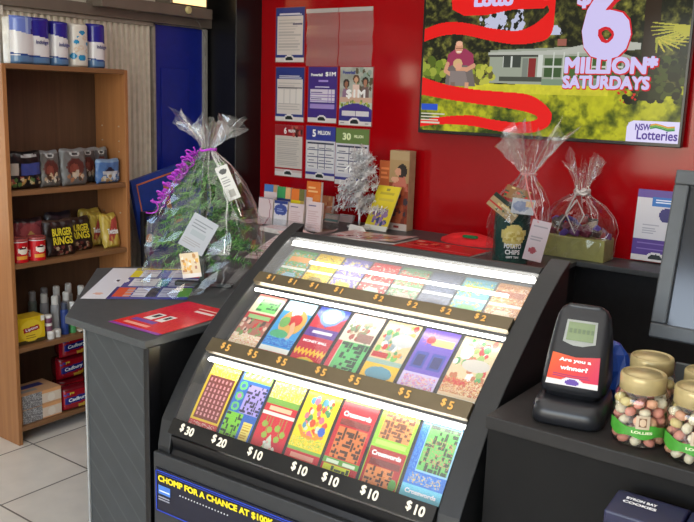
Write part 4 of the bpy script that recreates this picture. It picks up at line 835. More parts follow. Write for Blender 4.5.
for v in (.1, .17, .24, .42, .5, .56, .72, .8, .88): cv.rect(.37, v, .54 if v < .6 else .57, v + .02, (170, 168, 186)); cv.rect(.72, v, .88, v + .02, (170, 172, 200))
cv.ell(.22, .44, .08, .08, (230, 230, 235)); cv.ell(.22, .44, .05, .05, (40, 40, 50)); cv.rect(.2, .2, .26, 1, (222, 220, 226)); cv.rect(.24, .64, .27, 1, NV); cv.ell(.12, .85, .05, .03, (226, 180, 160))
paper('game_guide_sheet', 'white, yellow and navy game guide sheet lying left of the wrapped tree', (-2.178, 1.565), (-1.928, 1.786), (-2.478, 1.93), cv)
cv = Cv(56, 40, (206, 28, 40)); cv.cells(0, 0, 1, 1, [(196, 22, 36), (214, 36, 46)], .4); cv.rect(0, .95, 1, 1, (140, 60, 150)); cv.rect(.1, .72, .56, .8, (110, 60, 150)); cv.rect(.2, .5, .36, .7, (236, 230, 226)); cv.rect(.24, .52, .32, .62, (60, 40, 40)); cv.rect(.42, .5, .58, .7, (236, 230, 226)); cv.rect(.46, .52, .54, .62, (60, 40, 40)); cv.rect(.45, .12, .9, .16, (240, 200, 190)); cv.rect(.5, .2, .86, .25, (240, 225, 220)); cv.rect(.12, .86, .6, .89, (236, 160, 140)); cv.poly([(.9, 0), (1, 0), (1, .4), (.93, .3)], (180, 20, 30))
paper('promo_flyer', 'red promotional flyer at the front left corner of the counter', (-1.898, 1.455), (-1.688, 1.457), (-1.91, 1.775), cv, cat='flyer')
P_PINK = (214, 184, 182)
def pale(seed, base=P_PINK, ink=(190, 150, 150)):
    c = Cv(22, 28, base); c.rng = np.random.RandomState(seed); c.lines(.1, .12, .9, .9, 9, ink, .4); return c
paper('entry_form', 'long pink and white form lying beside the left edge of the display case', (-2.28, 2.42), (-2.21, 2.45), (-2.55, 2.93), pale(1, (220, 206, 204)), cat='form')
paper('entry_form_stack', 'low stack of white forms in front of the leaflet pockets', (-2.70, 2.98), (-2.53, 2.96), (-2.69, 3.085), pale(2, (224, 212, 212)), cat='form', thick=.02)
paper('entry_form', 'curled pink form lying at the top left corner of the display case', (-2.52, 2.90), (-2.33, 2.95), (-2.515, 3.07), pale(3, (222, 190, 188)), cat='form', curl=.03, thick=.001)
paper('paper_slip', 'pale grey slip at the far left end of the counter', (-3.0, 3.13), (-2.9, 3.10), (-2.98, 3.26), pale(8, (206, 196, 200)), cat='paper')
cv = Cv(40, 20, (206, 170, 168)); cv.rect(.4, .2, .8, .8, (170, 110, 110)); cv.rect(0, .6, .4, 1, (216, 200, 200)); cv.speck(.1, .1, .9, .9, [(190, 90, 90), (226, 214, 212), (120, 80, 80)], 20, (.03, .1), .6)
paper('newsletter', 'long pinkish newsletter sheets behind the display case', (-2.36, 3.09), (-2.02, 3.14), (-2.36, 3.30), cv, cat='paper', curl=.008, thick=.004)
cv = Cv(40, 26, (196, 40, 44)); cv.rect(0, .8, 1, 1, (206, 60, 66)); cv.speck(.05, .05, .6, .5, [(226, 120, 90), (226, 160, 140), (170, 30, 36)], 14, (.03, .08), .7); cv.rect(.06, .5, .95, .55, (222, 100, 100))
paper('red_booklet', 'red booklets lying behind the display case left of the green tin hamper', (-2.0, 3.03), (-1.62, 3.0), (-1.99, 3.32), cv, cat='booklet', thick=.006)
t = thing('red_cloth', 'flat red cloth with a green spot lying behind the red booklets', 'cloth', (-1.79, 3.44, ZC))
MB().lathe([(.155, .0), (.15, .014), (.1, .036), (.05, .046), (0, .048)], 30, sx=1, sy=.55).build('cloth', mat('felt_red', (214, 24, 30), .8), t, smooth=True, w=False)
MB().lathe([(.04, -.004), (.036, .004), (0, .006)], 18, (.02, -.045, .039), sy=.6).build('spot', mat('felt_green', (20, 110, 60), .8), t, smooth=True, w=False)

# ---------------------------------------------------------------- leaflets along the wall
rk = thing('leaflet_rack', 'clear acrylic two-tier leaflet rack in front of the posters', 'rack', (-2.64, 3.16, ZC))
AC = clear_mat('acrylic', .06, .5, .05)
MB().box(-2.87, 3.238, ZC, -2.42, 3.242, ZC + .12).build('back_panel', AC, rk)
MB().box(-2.87, 3.115, ZC, -2.42, 3.238, ZC + .0045).build('base', AC, rk)
MB().box(-2.87, 3.11, ZC, -2.42, 3.114, ZC + .045).build('front_lip', AC, rk)
def leaflet(x0, x1, zt, y, kind, label, z0=ZC + .006, lean=.012):
    cv = Cv(18, 26, (214, 196, 198))
    if kind == 'curve': cv.path([(.7, .05), (.85, .3), (.8, .7), (.5, 1)], .02, (170, 110, 120), 1.4); cv.rect(0, 0, 1, .04, (150, 140, 150))
    if kind == 'blue': cv.a[:] = np.array((216, 212, 220)) / 255; cv.rect(0, 0, 1, .1, (40, 60, 130)); cv.ell(.5, .35, .48, .22, (60, 78, 150)); cv.lines(.2, .3, .8, .42, 2, (150, 165, 210)); cv.ell(.5, .75, .5, .2, (222, 220, 226))
    if kind == 'pink': cv.lines(.1, .1, .9, .16, 1, (96, 90, 130)); cv.lines(.1, .3, .9, .9, 8, (200, 172, 174))
    if kind == 'teal': cv.rect(0, .6, 1, .85, (90, 160, 160)); cv.rect(0, 0, 1, .1, (150, 170, 150)); cv.ell(.5, .4, .4, .14, (226, 214, 206))
    if kind == 'topblue': cv.rect(0, 0, 1, .18, (70, 120, 190)); cv.rect(.7, 0, 1, .2, (190, 150, 110))
    if kind == 'navy': cv.rect(0, 0, .6, .3, (60, 150, 90)); cv.rect(.6, 0, 1, .3, (220, 170, 120)); cv.rect(0, .3, 1, 1, (36, 48, 110)); cv.lines(.2, .4, .9, .48, 1, (170, 180, 220))
    if kind == 'yellow': cv.rect(0, 0, .6, .3, (226, 120, 50)); cv.rect(.6, 0, 1, .3, (110, 110, 60)); cv.rect(0, .3, .7, 1, (236, 216, 30)); cv.rect(.7, .3, 1, 1, (190, 160, 80)); cv.ell(.85, .6, .12, .1, (200, 40, 60))
    if kind == 'orange': cv.rect(0, 0, 1, .34, (214, 110, 40)); cv.lines(.1, .08, .9, .24, 2, (240, 190, 130)); cv.ell(.75, .42, .3, .16, (220, 130, 60)); cv.rect(0, .5, 1, 1, (224, 214, 212))
    if kind == 'orange2': cv.a[:] = np.array((206, 130, 90)) / 255; cv.speck(0, 0, 1, .5, [(226, 170, 120), (190, 90, 60)], 8, (.05, .1))
    t = thing('leaflet_stack', label, 'leaflets', ((x0 + x1) / 2, y, z0), 0, 'leaflets in the rack')
    sheet(MB(), cv, (x0, y, z0), (x1, y, z0), (x0, y + lean, zt)).build('front_leaflet', PRINT, t)
    T = Matrix.Shear('XZ', 4, (0, 0)) if False else None
    MB().prism([(y + .001, z0), (y + .016, z0), (y + .016 + lean, zt - .002), (y + .001 + lean, zt - .002)], 'x', x0 + .0008, x1 - .0008).build('leaflets_behind', mat('page_edges', (214, 206, 200), .6), t)
def lf(x0, x1, zt, y, kind, label, z0=ZC + .006):
    k = y / 3.4; leaflet(x0 * k, x1 * k, 1.6 - (1.6 - zt) * k, y, kind, label, z0)
lf(-3.10, -2.995, 1.04, 3.122, 'curve', 'pinkish leaflets with a curved line, leftmost in the front of the rack')
lf(-2.985, -2.89, 1.033, 3.122, 'blue', 'white leaflets with a large blue circle, front of the rack')
lf(-2.88, -2.778, 1.028, 3.122, 'pink', 'plain pink leaflets below the yellow leaflet in the rack')
lf(-2.757, -2.655, 1.05, 3.122, 'pink', 'tall pink leaflets below the orange headed leaflet in the rack')
lf(-2.63, -2.545, 1.0, 3.45, 'teal', 'white and teal leaflets left of the tinsel tree foot', ZC + .0005)
lf(-2.535, -2.45, 1.006, 3.52, 'pink', 'short pink leaflets behind the foot of the tinsel tree', ZC + .0005)
lf(-3.06, -2.97, 1.115, 3.20, 'topblue', 'blue topped white leaflets, leftmost in the rear of the rack')
lf(-2.965, -2.87, 1.11, 3.20, 'navy', 'navy leaflets with green top in the rear of the rack')
lf(-2.866, -2.776, 1.108, 3.20, 'yellow', 'yellow leaflets with orange top in the rear of the rack')
lf(-2.76, -2.664, 1.157, 3.20, 'orange', 'tall orange headed leaflets in the rear of the rack')
lf(-2.655, -2.585, 1.09, 3.53, 'orange2', 'soft orange leaflets against the wall left of the tinsel tree', ZC + .0005)

# ---------------------------------------------------------------- tinsel tree
st = thing('tinsel_tree', 'small silver tinsel Christmas tree in front of the posters', 'tinsel tree', (-2.405, 3.40, ZC)); R_ = random.Random(11)
MB().box(-.07, -.012, 0, .07, .012, .012).box(-.012, -.07, 0, .012, .07, .012).build('stand', mat('white_plastic', (222, 220, 216), .4), st, w=False, bevel=.003)
MB().tube([(0, 0, .01), (0, 0, .40)], .006, 8).build('trunk', mat('silver_rod', (190, 190, 192), .3, .8), st, w=False)
tm = MB()
def tinsel(p, q, n, ln):
    for i in range(n):
        c = p.lerp(q, R_.random()); d = Vector((R_.gauss(0, 1), R_.gauss(0, 1), R_.gauss(0, 1))).normalized(); l = ln * R_.uniform(.6, 1.2); e = d.cross(Vector((R_.random(), R_.random(), 1))).normalized() * .0021
        tm.quad(c - e, c + e, c + d * l + e, c + d * l - e)
for k in range(46):
    h = R_.uniform(.085, .36); rad = .16 * (1 - ((h - .085) / .33) ** .8) + .02 if h < .4 else .02; a = k * 2.4
    p0 = Vector((0, 0, h)); p1 = Vector((math.cos(a) * rad, math.sin(a) * rad, h + .015 + R_.uniform(-.01, .02))); tinsel(p0, p1, 105, .028)
tinsel(Vector((0, 0, .33)), Vector((.006, 0, .42)), 130, .022)
tm.build('tinsel', mat('tinsel_silver', (244, 245, 248), .25, .35, var=.06), st, w=False)
t = thing('price_card', 'white folded card leaning at the foot of the tinsel tree', 'card', (-2.36, 3.315, ZC))
MB().prism([(-.05, 0), (.06, 0), (.03, .028), (-.05, .035)], 'y', -.002, .002, T=Matrix.Rotation(-.5, 4, 'X')).build('card', mat('card_white', (222, 216, 210), .5), t, w=False)
# brochures right of the tinsel tree
cv = Cv(26, 36, (222, 200, 40)); cv.speck(.2, .55, .8, .85, [(110, 90, 160), (80, 110, 80), (150, 120, 170), (60, 70, 120)], 26, (.03, .07), 1.3); cv.rect(.2, .14, .8, .2, (190, 170, 50)); cv.rect(.25, .28, .9, .34, (206, 184, 60)); cv.ell(.5, .08, .1, .03, (150, 140, 60)); cv.rect(0, .9, 1, 1, (226, 222, 210))
t = thing('yellow_brochure', 'yellow brochure with purple flowers leaning right of the tinsel tree', 'brochure', (-2.31, 3.42, ZC))
sheet(MB(), cv, (-2.385, 3.41, ZC + .002), (-2.25, 3.41, ZC - .0), (-2.335, 3.46, ZC + .225)).build('cover', PRINT, t)
sheet(MB(), Cv(4, 4, (200, 190, 150)), (-2.384, 3.414, ZC + .002), (-2.249, 3.414, ZC), (-2.334, 3.464, ZC + .225)).build('pages', PRINT, t)
t = thing('tall_brochure_box', 'tall narrow brown picture box standing against the red wall', 'box', (-2.245, 3.5, ZC))
cv = Cv(22, 70, (150, 70, 44)); cv.rect(0, 0, 1, .12, (176, 150, 110)); cv.rect(0, .12, 1, .4, (170, 140, 96)); cv.ell(.65, .25, .26, .09, (40, 30, 26)); cv.ell(.45, .26, .16, .05, (206, 150, 120)); cv.poly([(.1, .5), (.3, .33), (.8, .32), (1, .5)], (196, 110, 90)); cv.ell(.3, .36, .2, .035, (214, 160, 130)); cv.rect(0, .5, 1, .92, (150, 66, 40)); cv.speck(0, .5, 1, .9, [(120, 50, 34), (176, 90, 56), (60, 50, 60)], 22, (.03, .06), 2.4); cv.rect(0, .92, 1, 1, (206, 190, 180)); cv.rect(.3, .94, .6, .97, (150, 40, 40))
MB().box(-2.30, 3.502, ZC, -2.185, 3.56, 1.345).build('carton', mat('carton_brown', (176, 150, 116), .5), t, bevel=.002)
sheet(MB(), cv, (-2.30, 3.5, ZC + .001), (-2.185, 3.5, ZC + .001), (-2.30, 3.5, 1.344)).build('front_print', PRINT, t)
for (x0, x1, z1_, cc, lab, y) in [(-2.40, -2.325, 1.285, (214, 112, 62), 'orange card between the tinsel tree and the tall brown box', 3.54), (-2.345, -2.285, 1.295, (150, 22, 30), 'dark red card behind the orange card', 3.565)]:
    cv = Cv(14, 30, cc); cv.lines(.15, .08, .85, .3, 3, tuple(min(255, int(v * 1.25) + 20) for v in cc)); cv.ell(.75, .7, .3, .25, (170, 150, 150) if cc[1] > 50 else cc)
    t = thing('greeting_card', lab, 'card', ((x0 + x1) / 2, y, ZC)); sheet(MB(), cv, (x0, y, ZC), (x1, y, ZC), (x0, y + .02, z1_)).build('front', PRINT, t); sheet(MB(), Cv(3, 3, (200, 190, 180)), (x0, y + .003, ZC), (x1, y + .003, ZC), (x0, y + .023, z1_)).build('back', PRINT, t)

# ---------------------------------------------------------------- cellophane wrapped gifts
FILM = clear_mat('cellophane', .04, .38, .07, milk=.008)
FILMT = clear_mat('cellophane_gathered', .07, .42, .09, milk=.04)
FILMC = clear_mat('cellophane_crease', .22, .4, .12, milk=.15)
def film_bag(prof, neck, flare, parent, c=(0, 0), lean=(0, 0), n=34, seed=1, creases=16, squash=1.0):
    """prof: (r, z) up to the neck; flare: (r, z) of the ruffled top; crumpled and flat-shaded like stiff clear film"""
    rg = random.Random(seed); ph = [rg.uniform(0, 6.28) for _ in range(12)]
    zn = prof[-1][1]; ztop = flare[-1][1]
    def more(P, m):
        o = []
        for i in range(len(P) - 1):
            for k in range(m): o.append(tuple(P[i][q] + (P[i + 1][q] - P[i][q]) * k / m for q in (0, 1)))
        return o + [P[-1]]
    def off(z):
        f_ = z / zn; return c[0] + lean[0] * f_, c[1] + lean[1] * f_
    def R(a, z): return 1 + .05 * math.sin(5 * a + ph[0] + z * 6) + .035 * math.sin(9 * a + ph[1] - z * 14)
    rings = []
    for rr_, z in more(prof, 2):
        o = []; ox, oy = off(z)
        for k in range(n):
            a = 2 * PI * (k + rg.uniform(-.3, .3)) / n; q = R(a, z) + rg.uniform(-.05, .05)
            o.append((ox + rr_ * q * math.cos(a), oy + rr_ * q * math.sin(a) * squash, max(.002, z + rg.uniform(-.008, .008))))
        rings.append(o)
    b = MB().loft(rings, caps=False).build('film', FILM, parent, w=False)
    mb = MB()
    for k in range(creases):
        a = 2 * PI * (k + rg.uniform(-.35, .35)) / creases; zlow = rg.uniform(.05, .75) * zn; P = [p for p in more(prof, 3) if p[1] >= zlow]
        if len(P) < 3: continue
        w0 = rg.uniform(.001, .0036); vs = []; a0 = a; m_ = len(P)
        for i, (rr_, z) in enumerate(P):
            a0 += rg.uniform(-.05, .05); ox, oy = off(z); q = R(a0, z) + .02; ww = w0 * (.3 + i / m_) 
            x, y = ox + rr_ * q * math.cos(a0), oy + rr_ * q * math.sin(a0) * squash; tx_, ty_ = -math.sin(a0) * ww, math.cos(a0) * ww
            vs += [(x - tx_, y - ty_, z), (x + tx_ + .003 * math.cos(a0), y + ty_ + .003 * math.sin(a0), z)]
        mb._add(vs, [(2 * i, 2 * i + 1, 2 * i + 3, 2 * i + 2) for i in range(m_ - 1)])
    tag(mb.build('film_creases', FILMC, parent, w=False), kind='stuff')
    rings = []; N2 = 48; FL = more([prof[-1]] + flare, 3); cr = []
    for i, (rr_, z) in enumerate(FL):
        o = []; t_ = i / (len(FL) - 1); ox, oy = off(z)
        for k in range(N2):
            a = 2 * PI * k / N2
            q = 1 + t_ ** .7 * (.16 * math.sin(3 * a + ph[3]) + .26 * math.sin(7 * a + ph[4]) + .34 * math.sin(12 * a + ph[5] + t_)) + rg.uniform(-.10, .10) * t_
            dz = t_ * (.10 * math.sin(2 * a + ph[6]) + .22 * math.sin(6 * a + ph[7]) + .22 * math.sin(13 * a + ph[8])) * (ztop - zn) + rg.uniform(-.004, .004)
            o.append((ox + rr_ * q * math.cos(a), oy + rr_ * q * math.sin(a), z + dz))
        rings.append(o)
    rf = MB().loft(rings, caps=False).build('film_ruffle', FILMT, parent, w=False); mb = MB()
    for k in range(0, N2, 3):
        vs = []; h = rg.randint(len(FL) // 2, len(FL) - 1)
        for i in range(h + 1):
            p = rings[i][k]; vs += [(p[0] - .0018, p[1] - .001, p[2]), (p[0] + .0018, p[1] - .002, p[2])]
        mb._add(vs, [(2 * i, 2 * i + 1, 2 * i + 3, 2 * i + 2) for i in range(h)])
    tag(mb.build('film_creases', FILMC, rf, w=False), kind='stuff')
    return b
def tagcard(parent, ctr, wd_, hh, rot, cv, name='gift_tag'):
    T = Matrix.Translation(ctr) @ rot; o = MB(); o.grid(cv, lambda a, b: T @ Vector(((a - .5) * wd_, 0, (b - .5) * hh))); o.grid(cv, lambda a, b: T @ Vector(((.5 - a) * wd_, .0015, (b - .5) * hh))); return o.build(name, PRINT, parent, w=False)
# wrapped green tree
gt = thing('wrapped_tree', 'small green Christmas tree wrapped in clear cellophane with purple curled ribbon', 'wrapped tree', (-2.03, 1.96, ZC)); R_ = random.Random(5)
MB().box(-.10, -.016, 0, .10, .016, .016, T=Matrix.Rotation(.55, 4, 'Z')).box(-.10, -.016, 0.001, .10, .016, .015, T=Matrix.Rotation(.55 + PI / 2, 4, 'Z')).build('stand', mat('stand_black', (22, 26, 24), .4), gt, w=False, bevel=.004)
MB().tube([(0, 0, .012), (0, 0, .44)], [.014, .009], 8).build('trunk', mat('trunk_green', (34, 46, 36), .6), gt, w=False)
nd = MB()
def needles(p, q, n, ln):
    ax = (q - p).normalized()
    for i in range(n):
        c = p.lerp(q, R_.random() ** .8); d = (Vector((R_.gauss(0, 1), R_.gauss(0, 1), R_.gauss(0, 1))).normalized() + ax * .7).normalized(); e = d.cross(Vector((R_.random(), R_.random(), .6))).normalized() * .0017; l = ln * R_.uniform(.6, 1.15)
        nd.quad(c - e, c + e, c + d * l, mi=R_.choice((0, 0, 1, 2)))
for k in range(74):
    h = .10 + .33 * (k / 74) ; rad = .185 * (1 - ((h - .10) / .40)) + .02; a = k * 2.399 + R_.uniform(-.2, .2)
    p0 = Vector((0, 0, h + .02)); p1 = Vector((math.cos(a) * rad, math.sin(a) * rad, h - .01 + R_.uniform(-.02, .03))); needles(p0.lerp(p1, .25), p1, 95, .03)
needles(Vector((0, 0, .40)), Vector((0, 0, .47)), 120, .025)
nd.build('foliage', [mat('needle_green', (84, 156, 74), .5), mat('needle_dark', (44, 96, 48), .5), mat('needle_light', (150, 206, 116), .5)], gt, w=False)
film_bag([(.20, .004), (.205, .03), (.195, .09), (.20, .15), (.185, .22), (.155, .29), (.115, .36), (.07, .42), (.03, .455), (.02, .47)], None, [(.03, .49), (.052, .515), (.075, .54), (.092, .562)], gt, seed=4, lean=(.02, 0), n=34, creases=26)
# curled purple ribbon
rb = MB()
for (a0, L_, sd) in [(3.7, .22, 1), (3.9, .20, 2), (3.5, .24, 3), (4.1, .16, 4), (3.8, .27, 5), (3.4, .15, 6)]:
    rg = random.Random(sd); dx, dy = math.cos(a0), math.sin(a0); pts = []; nn = 80; p0_ = rg.uniform(0, 6); fr_ = rg.uniform(.42, .6); am = rg.uniform(.010, .018); a0 += rg.uniform(-.35, .35); dx, dy = math.cos(a0), math.sin(a0)
    for i in range(nn):
        s_ = i / nn; base = Vector((.02 + dx * (.03 + s_ * L_ * .62), dy * (.03 + s_ * L_ * .45) - .03, .455 - s_ * L_ * .75 + .015 * math.sin(s_ * 4 + sd)))
        pts.append(base + Vector((math.cos(i * fr_ + p0_) * am, math.sin(i * fr_ + p0_) * am, math.cos(i * fr_ + p0_ + 1) * am * .8)))
    rb.tube(pts, .0024, 5)
rb.tube([(.02 + .026 * math.cos(k * .42), .026 * math.sin(k * .42), .468 + .003 * math.sin(k)) for k in range(17)], .004, 6)
rb.build('curled_ribbon', mat('ribbon_purple', (186, 66, 206), .25, .1), gt, w=False)
cam_yaw = Matrix.Rotation(.62, 4, 'Z')
cv = Cv(24, 32, (164, 170, 176)); cv.lines(.12, .12, .9, .4, 3, (120, 126, 130)); cv.rect(.2, .44, .8, .6, (150, 160, 164)); cv.lines(.1, .7, .85, .9, 3, (150, 150, 150))
tagcard(gt, (.135, -.155, .215), .085, .115, cam_yaw @ Matrix.Rotation(.5, 4, 'Y'), cv)
cv = Cv(18, 24, (222, 206, 170)); cv.speck(.1, .1, .9, .8, [(190, 140, 80), (226, 180, 90), (170, 120, 100), (230, 230, 210)], 22, (.05, .1)); cv.rect(0, .85, 1, 1, (226, 222, 214))
tagcard(gt, (.115, -.17, .115), .06, .08, cam_yaw @ Matrix.Rotation(-.15, 4, 'Y'), cv)
cv = Cv(16, 34, (206, 206, 200)); cv.ell(.5, .16, .3, .08, (70, 70, 70)); cv.lines(.15, .3, .85, .6, 4, (140, 140, 140)); cv.rect(.25, .7, .75, .9, (160, 158, 150))
tagcard(gt, (.14, -.03, .37), .042, .115, cam_yaw @ Matrix.Rotation(-.42, 4, 'Y'), cv)
# hamper with a green tin
hp = thing('tin_hamper', 'clear wrapped hamper holding a dark green tin, behind the display case', 'gift hamper', (-1.43, 3.10, ZC))
cv = Cv(64, 40, (24, 62, 56)); cv.cells(0, 0, 1, 1, [(28, 70, 62), (20, 54, 50)], .4); cv.ell(.30, .34, .12, .3, (214, 196, 120)); cv.rect(.16, .0, .46, .32, (24, 62, 56)); cv.ell(.30, .38, .09, .16, (226, 206, 120)); cv.speck(.22, .36, .38, .52, [(236, 220, 150), (206, 180, 90)], 20, (.02, .04), .5)
MB().grid(cv, lambda a, b: Vector((.072 * math.cos(2 * PI * a - 2.9), .072 * math.sin(2 * PI * a - 2.9), .003 + b * .222))).build('tin', GLOSSP, hp, smooth=True, w=False)
MB().lathe([(.0735, .222), (.0735, .245), (.06, .252), (0, .252)], 28).build('tin_lid', mat('tin_lid_green', (40, 72, 62), .35), hp, smooth=False, w=False)
mb = MB()
for (s, z_, hh, wd_) in [('POTATO', .088, .02, .07), ('CHIPS', .064, .02, .06), ('GIFT TIN', .043, .009, .05)]:
    text(mb, s, hh, None, (1, 0, 0), (0, 0, 1), bold=.04, wid=wd_, fn=lambda a, b, z0=z_: Vector((.0735 * math.cos(-1.02 + a / .0735), .0735 * math.sin(-1.02 + a / .0735), z0 + b)))
mb.build('lettering', WHITE, hp, w=False)
film_bag([(.088, .003), (.098, .05), (.108, .12), (.115, .19), (.105, .255), (.075, .31), (.04, .35), (.026, .375)], None, [(.035, .40), (.055, .435), (.085, .48), (.12, .53)], hp, seed=9, lean=(.055, -.01), n=30, creases=18)
rg = random.Random(3); cv = Cv(26, 18, (176, 150, 110)); cv.rect(0, 0, 1, .3, (36, 50, 40)); cv.rect(0, .6, .5, .75, (190, 40, 40)); cv.rect(.4, .35, .95, .5, (220, 206, 170)); cv.speck(.1, .3, .9, .9, [(220, 190, 120), (70, 90, 60), (200, 190, 180)], 16, (.04, .08), .7)
tagcard(hp, (.01, -.11, .245), .13, .06, cam_yaw @ Matrix.Rotation(.65, 4, 'Y'), cv, 'snack_packet')
cv2 = Cv(20, 16, (190, 192, 198)); cv2.ell(.4, .5, .35, .35, (130, 140, 170)); cv2.rect(.6, .1, .95, .5, (210, 180, 140)); tagcard(hp, (.08, -.085, .255), .09, .06, cam_yaw @ Matrix.Rotation(.1, 4, 'Y'), cv2, 'snack_packet')
cv3 = Cv(20, 16, (150, 110, 70)); cv3.speck(0, 0, 1, 1, [(60, 90, 60), (214, 60, 50), (226, 206, 150)], 14, (.06, .12)); tagcard(hp, (.05, -.08, .30), .1, .05, cam_yaw @ Matrix.Rotation(.3, 4, 'Y'), cv3, 'snack_packet')
cv = Cv(16, 30, (216, 200, 204)); cv.lines(.15, .1, .85, .5, 6, (170, 160, 166)); cv.ell(.4, .75, .2, .08, (170, 80, 90)); tagcard(hp, (.155, -.10, .13), .075, .16, cam_yaw @ Matrix.Rotation(.2, 4, 'Y'), cv)
MB().tube([(.055, -.03, .375), (.09, -.08, .33), (.13, -.10, .25), (.155, -.10, .2)], .0028, 5).tube([(.055 + .03 * math.cos(k * .42), .03 * math.sin(k * .42), .375) for k in range(16)], .004, 6).build('ribbon', mat('ribbon_redwhite', (206, 130, 130), .3), hp, w=False)
# chocolate hamper
hc = thing('chocolate_hamper', 'clear wrapped hamper of chocolates in an olive box, against the red wall', 'gift hamper', (-1.285, 3.475, ZC))
MB().box(-.135, -.06, 0, .135, .06, .095).build('box', mat('olive_card', (150, 146, 84), .45), hc, w=False, bevel=.003)
R_ = random.Random(8)
for i in range(34):
    cc = R_.choice([(70, 40, 120), (100, 30, 50), (60, 36, 30), (140, 60, 60), (84, 56, 150), (150, 130, 110), (90, 40, 90)])
    x = -.12 + .24 * R_.random(); zz_ = .10 + R_.random() * max(.01, .10 - abs(x + .02) * .55); yy = R_.uniform(-.055, .03)
    T = Matrix.Translation((x, yy, zz_)) @ Matrix.Rotation(R_.uniform(-1, 1), 4, 'Y') @ Matrix.Rotation(R_.uniform(-.6, .6), 4, 'X')
    MB().box(-.022, -.007, -.014, .022, .007, .014, T=T).build('chocolate', mat('choc_%d_%d_%d' % cc, cc, .3), hc, w=False, bevel=.004)
MB().tube([(0, -.07, .29), (-.03, -.1, .2), (.02, -.11, .12), (.05, -.1, .2), (.01, -.09, .26), (-.05, -.1, .16), (-.06, -.1, .12)], .004, 5).tube([(.03 * math.cos(k * .5), .03 * math.sin(k * .5) - .01, .285 + .01 * math.sin(k * 1.3)) for k in range(26)], .007, 6).build('ribbon', mat('ribbon_silver', (206, 200, 196), .25, .4), hc, w=False)
film_bag([(.145, .003), (.15, .06), (.158, .13), (.14, .19), (.10, .235), (.05, .265), (.026, .285)], None, [(.03, .32), (.045, .36), (.056, .39), (.068, .41)], hc, seed=13, lean=(-.005, 0), n=30, creases=18, squash=.75)

# ---------------------------------------------------------------- ticket checker
tc_ = thing('ticket_checker', 'black self-service ticket checker with green screen and orange label on the side counter', 'ticket checker', (-.598, 1.672, ZC), math.radians(11)); tc_.scale = (1.14, 1.05, .93)
TB = mat('checker_black', (30, 31, 35), .32, var=.05)
def sup(hx, y0, y1, z, n=40, e=5.0, sh=0):
    o = []; cy = (y0 + y1) / 2; hy = (y1 - y0) / 2
    for k in range(n):
        a = 2 * PI * k / n; ca, sa = math.cos(a), math.sin(a); o.append((hx * math.copysign(abs(ca) ** (2 / e), ca), cy + hy * math.copysign(abs(sa) ** (2 / e), sa), z))
    return o
MB().loft([sup(.062, -.092, .085, 0), sup(.066, -.097, .09, .006), sup(.066, -.096, .09, .03), sup(.062, -.09, .088, .044), sup(.055, -.08, .08, .05)]).build('foot', TB, tc_, smooth=True, w=False)
def fy(z): return -.062 + (z - .06) * .52
MB().loft([sup(.05, -.045, .085, .045), sup(.053, -.045, .088, .062), sup(.060, fy(.066), .09, .066), sup(.059, fy(.10), .09, .10), sup(.056, fy(.15), .086, .15), sup(.052, fy(.19), .078, .19), sup(.048, fy(.22), .07, .22), sup(.042, fy(.236), .062, .236, e=4), sup(.03, fy(.244) + .01, .05, .246, e=3), sup(.012, .03, .04, .249, e=2)]).build('housing', TB, tc_, smooth=True, w=False)
def FP(x, z, d=.002): return Vector((x, fy(z) - d, z - d * .2))
SILVER = mat('checker_bezel', (150, 154, 150), .3, .3)
mb = MB(); pts = [(-.029, .170), (-.018, .166), (-.009, .163), (.009, .163), (.018, .166), (.031, .170), (.029, .216), (-.027, .216)]
mb._add([FP(*p, .0015) for p in pts], [tuple(range(len(pts)))]); bz = mb.build('screen_bezel', SILVER, tc_, w=False)
mb = MB(); mb._add([FP(*p, .0028) for p in [(-.024, .174), (.026, .174), (.025, .212), (-.023, .212)]], [(0, 1, 2, 3)]); mb.build('screen', mat('lcd_green', (120, 136, 100), .25, var=.04), bz, w=False)
mb = MB()
for i in range(6): mb._add([FP(-.02 + i * .008, .19, .0034), FP(-.015 + i * .008, .19, .0034), FP(-.015 + i * .008, .199, .0034), FP(-.02 + i * .008, .199, .0034)], [(0, 1, 2, 3)])
mb.build('screen_symbols', mat('lcd_dark', (96, 112, 82), .4), bz, w=False)
cv = Cv(30, 30, (206, 52, 44)); Ug_, Vg_ = cv._uv(); cv.a = np.stack([.86 - .1 * Ug_, .36 - .26 * (Ug_ * .5 + Vg_ * .5), .14 + .16 * Ug_], -1); cv.rect(0, .84, 1, 1, (216, 210, 206)); cv.ell(.5, .86, .2, .16, (214, 208, 214)); cv.ell(.5, .87, .13, .11, (90, 60, 150)); cv.rect(.3, .97, .7, 1, (214, 208, 206)); cv.lines(.05, .9, .25, .96, 1, (60, 60, 60)); cv.lines(.1, .62, .85, .76, 2, (150, 40, 90), .1)
mb = MB(); mb.grid(cv, lambda a, b: FP((-.043 + .086 * a) * (1 + .1 * (1 - b)), .082 + (.062 + .006 * abs(a - .5) * 2 - .004) * b, .0018)); lb_ = mb.build('label', PRINT, tc_, w=False)
mb = MB()
for (s, z_, wd_) in [('Are you a', .133, .058), ('winner?', .118, .05)]: text(mb, s, .0105, FP(0, z_, .0032), (1, 0, 0), (0, .52, 1), bold=.04, wid=wd_)
mb.build('label_lettering', WHITE, lb_, w=False)

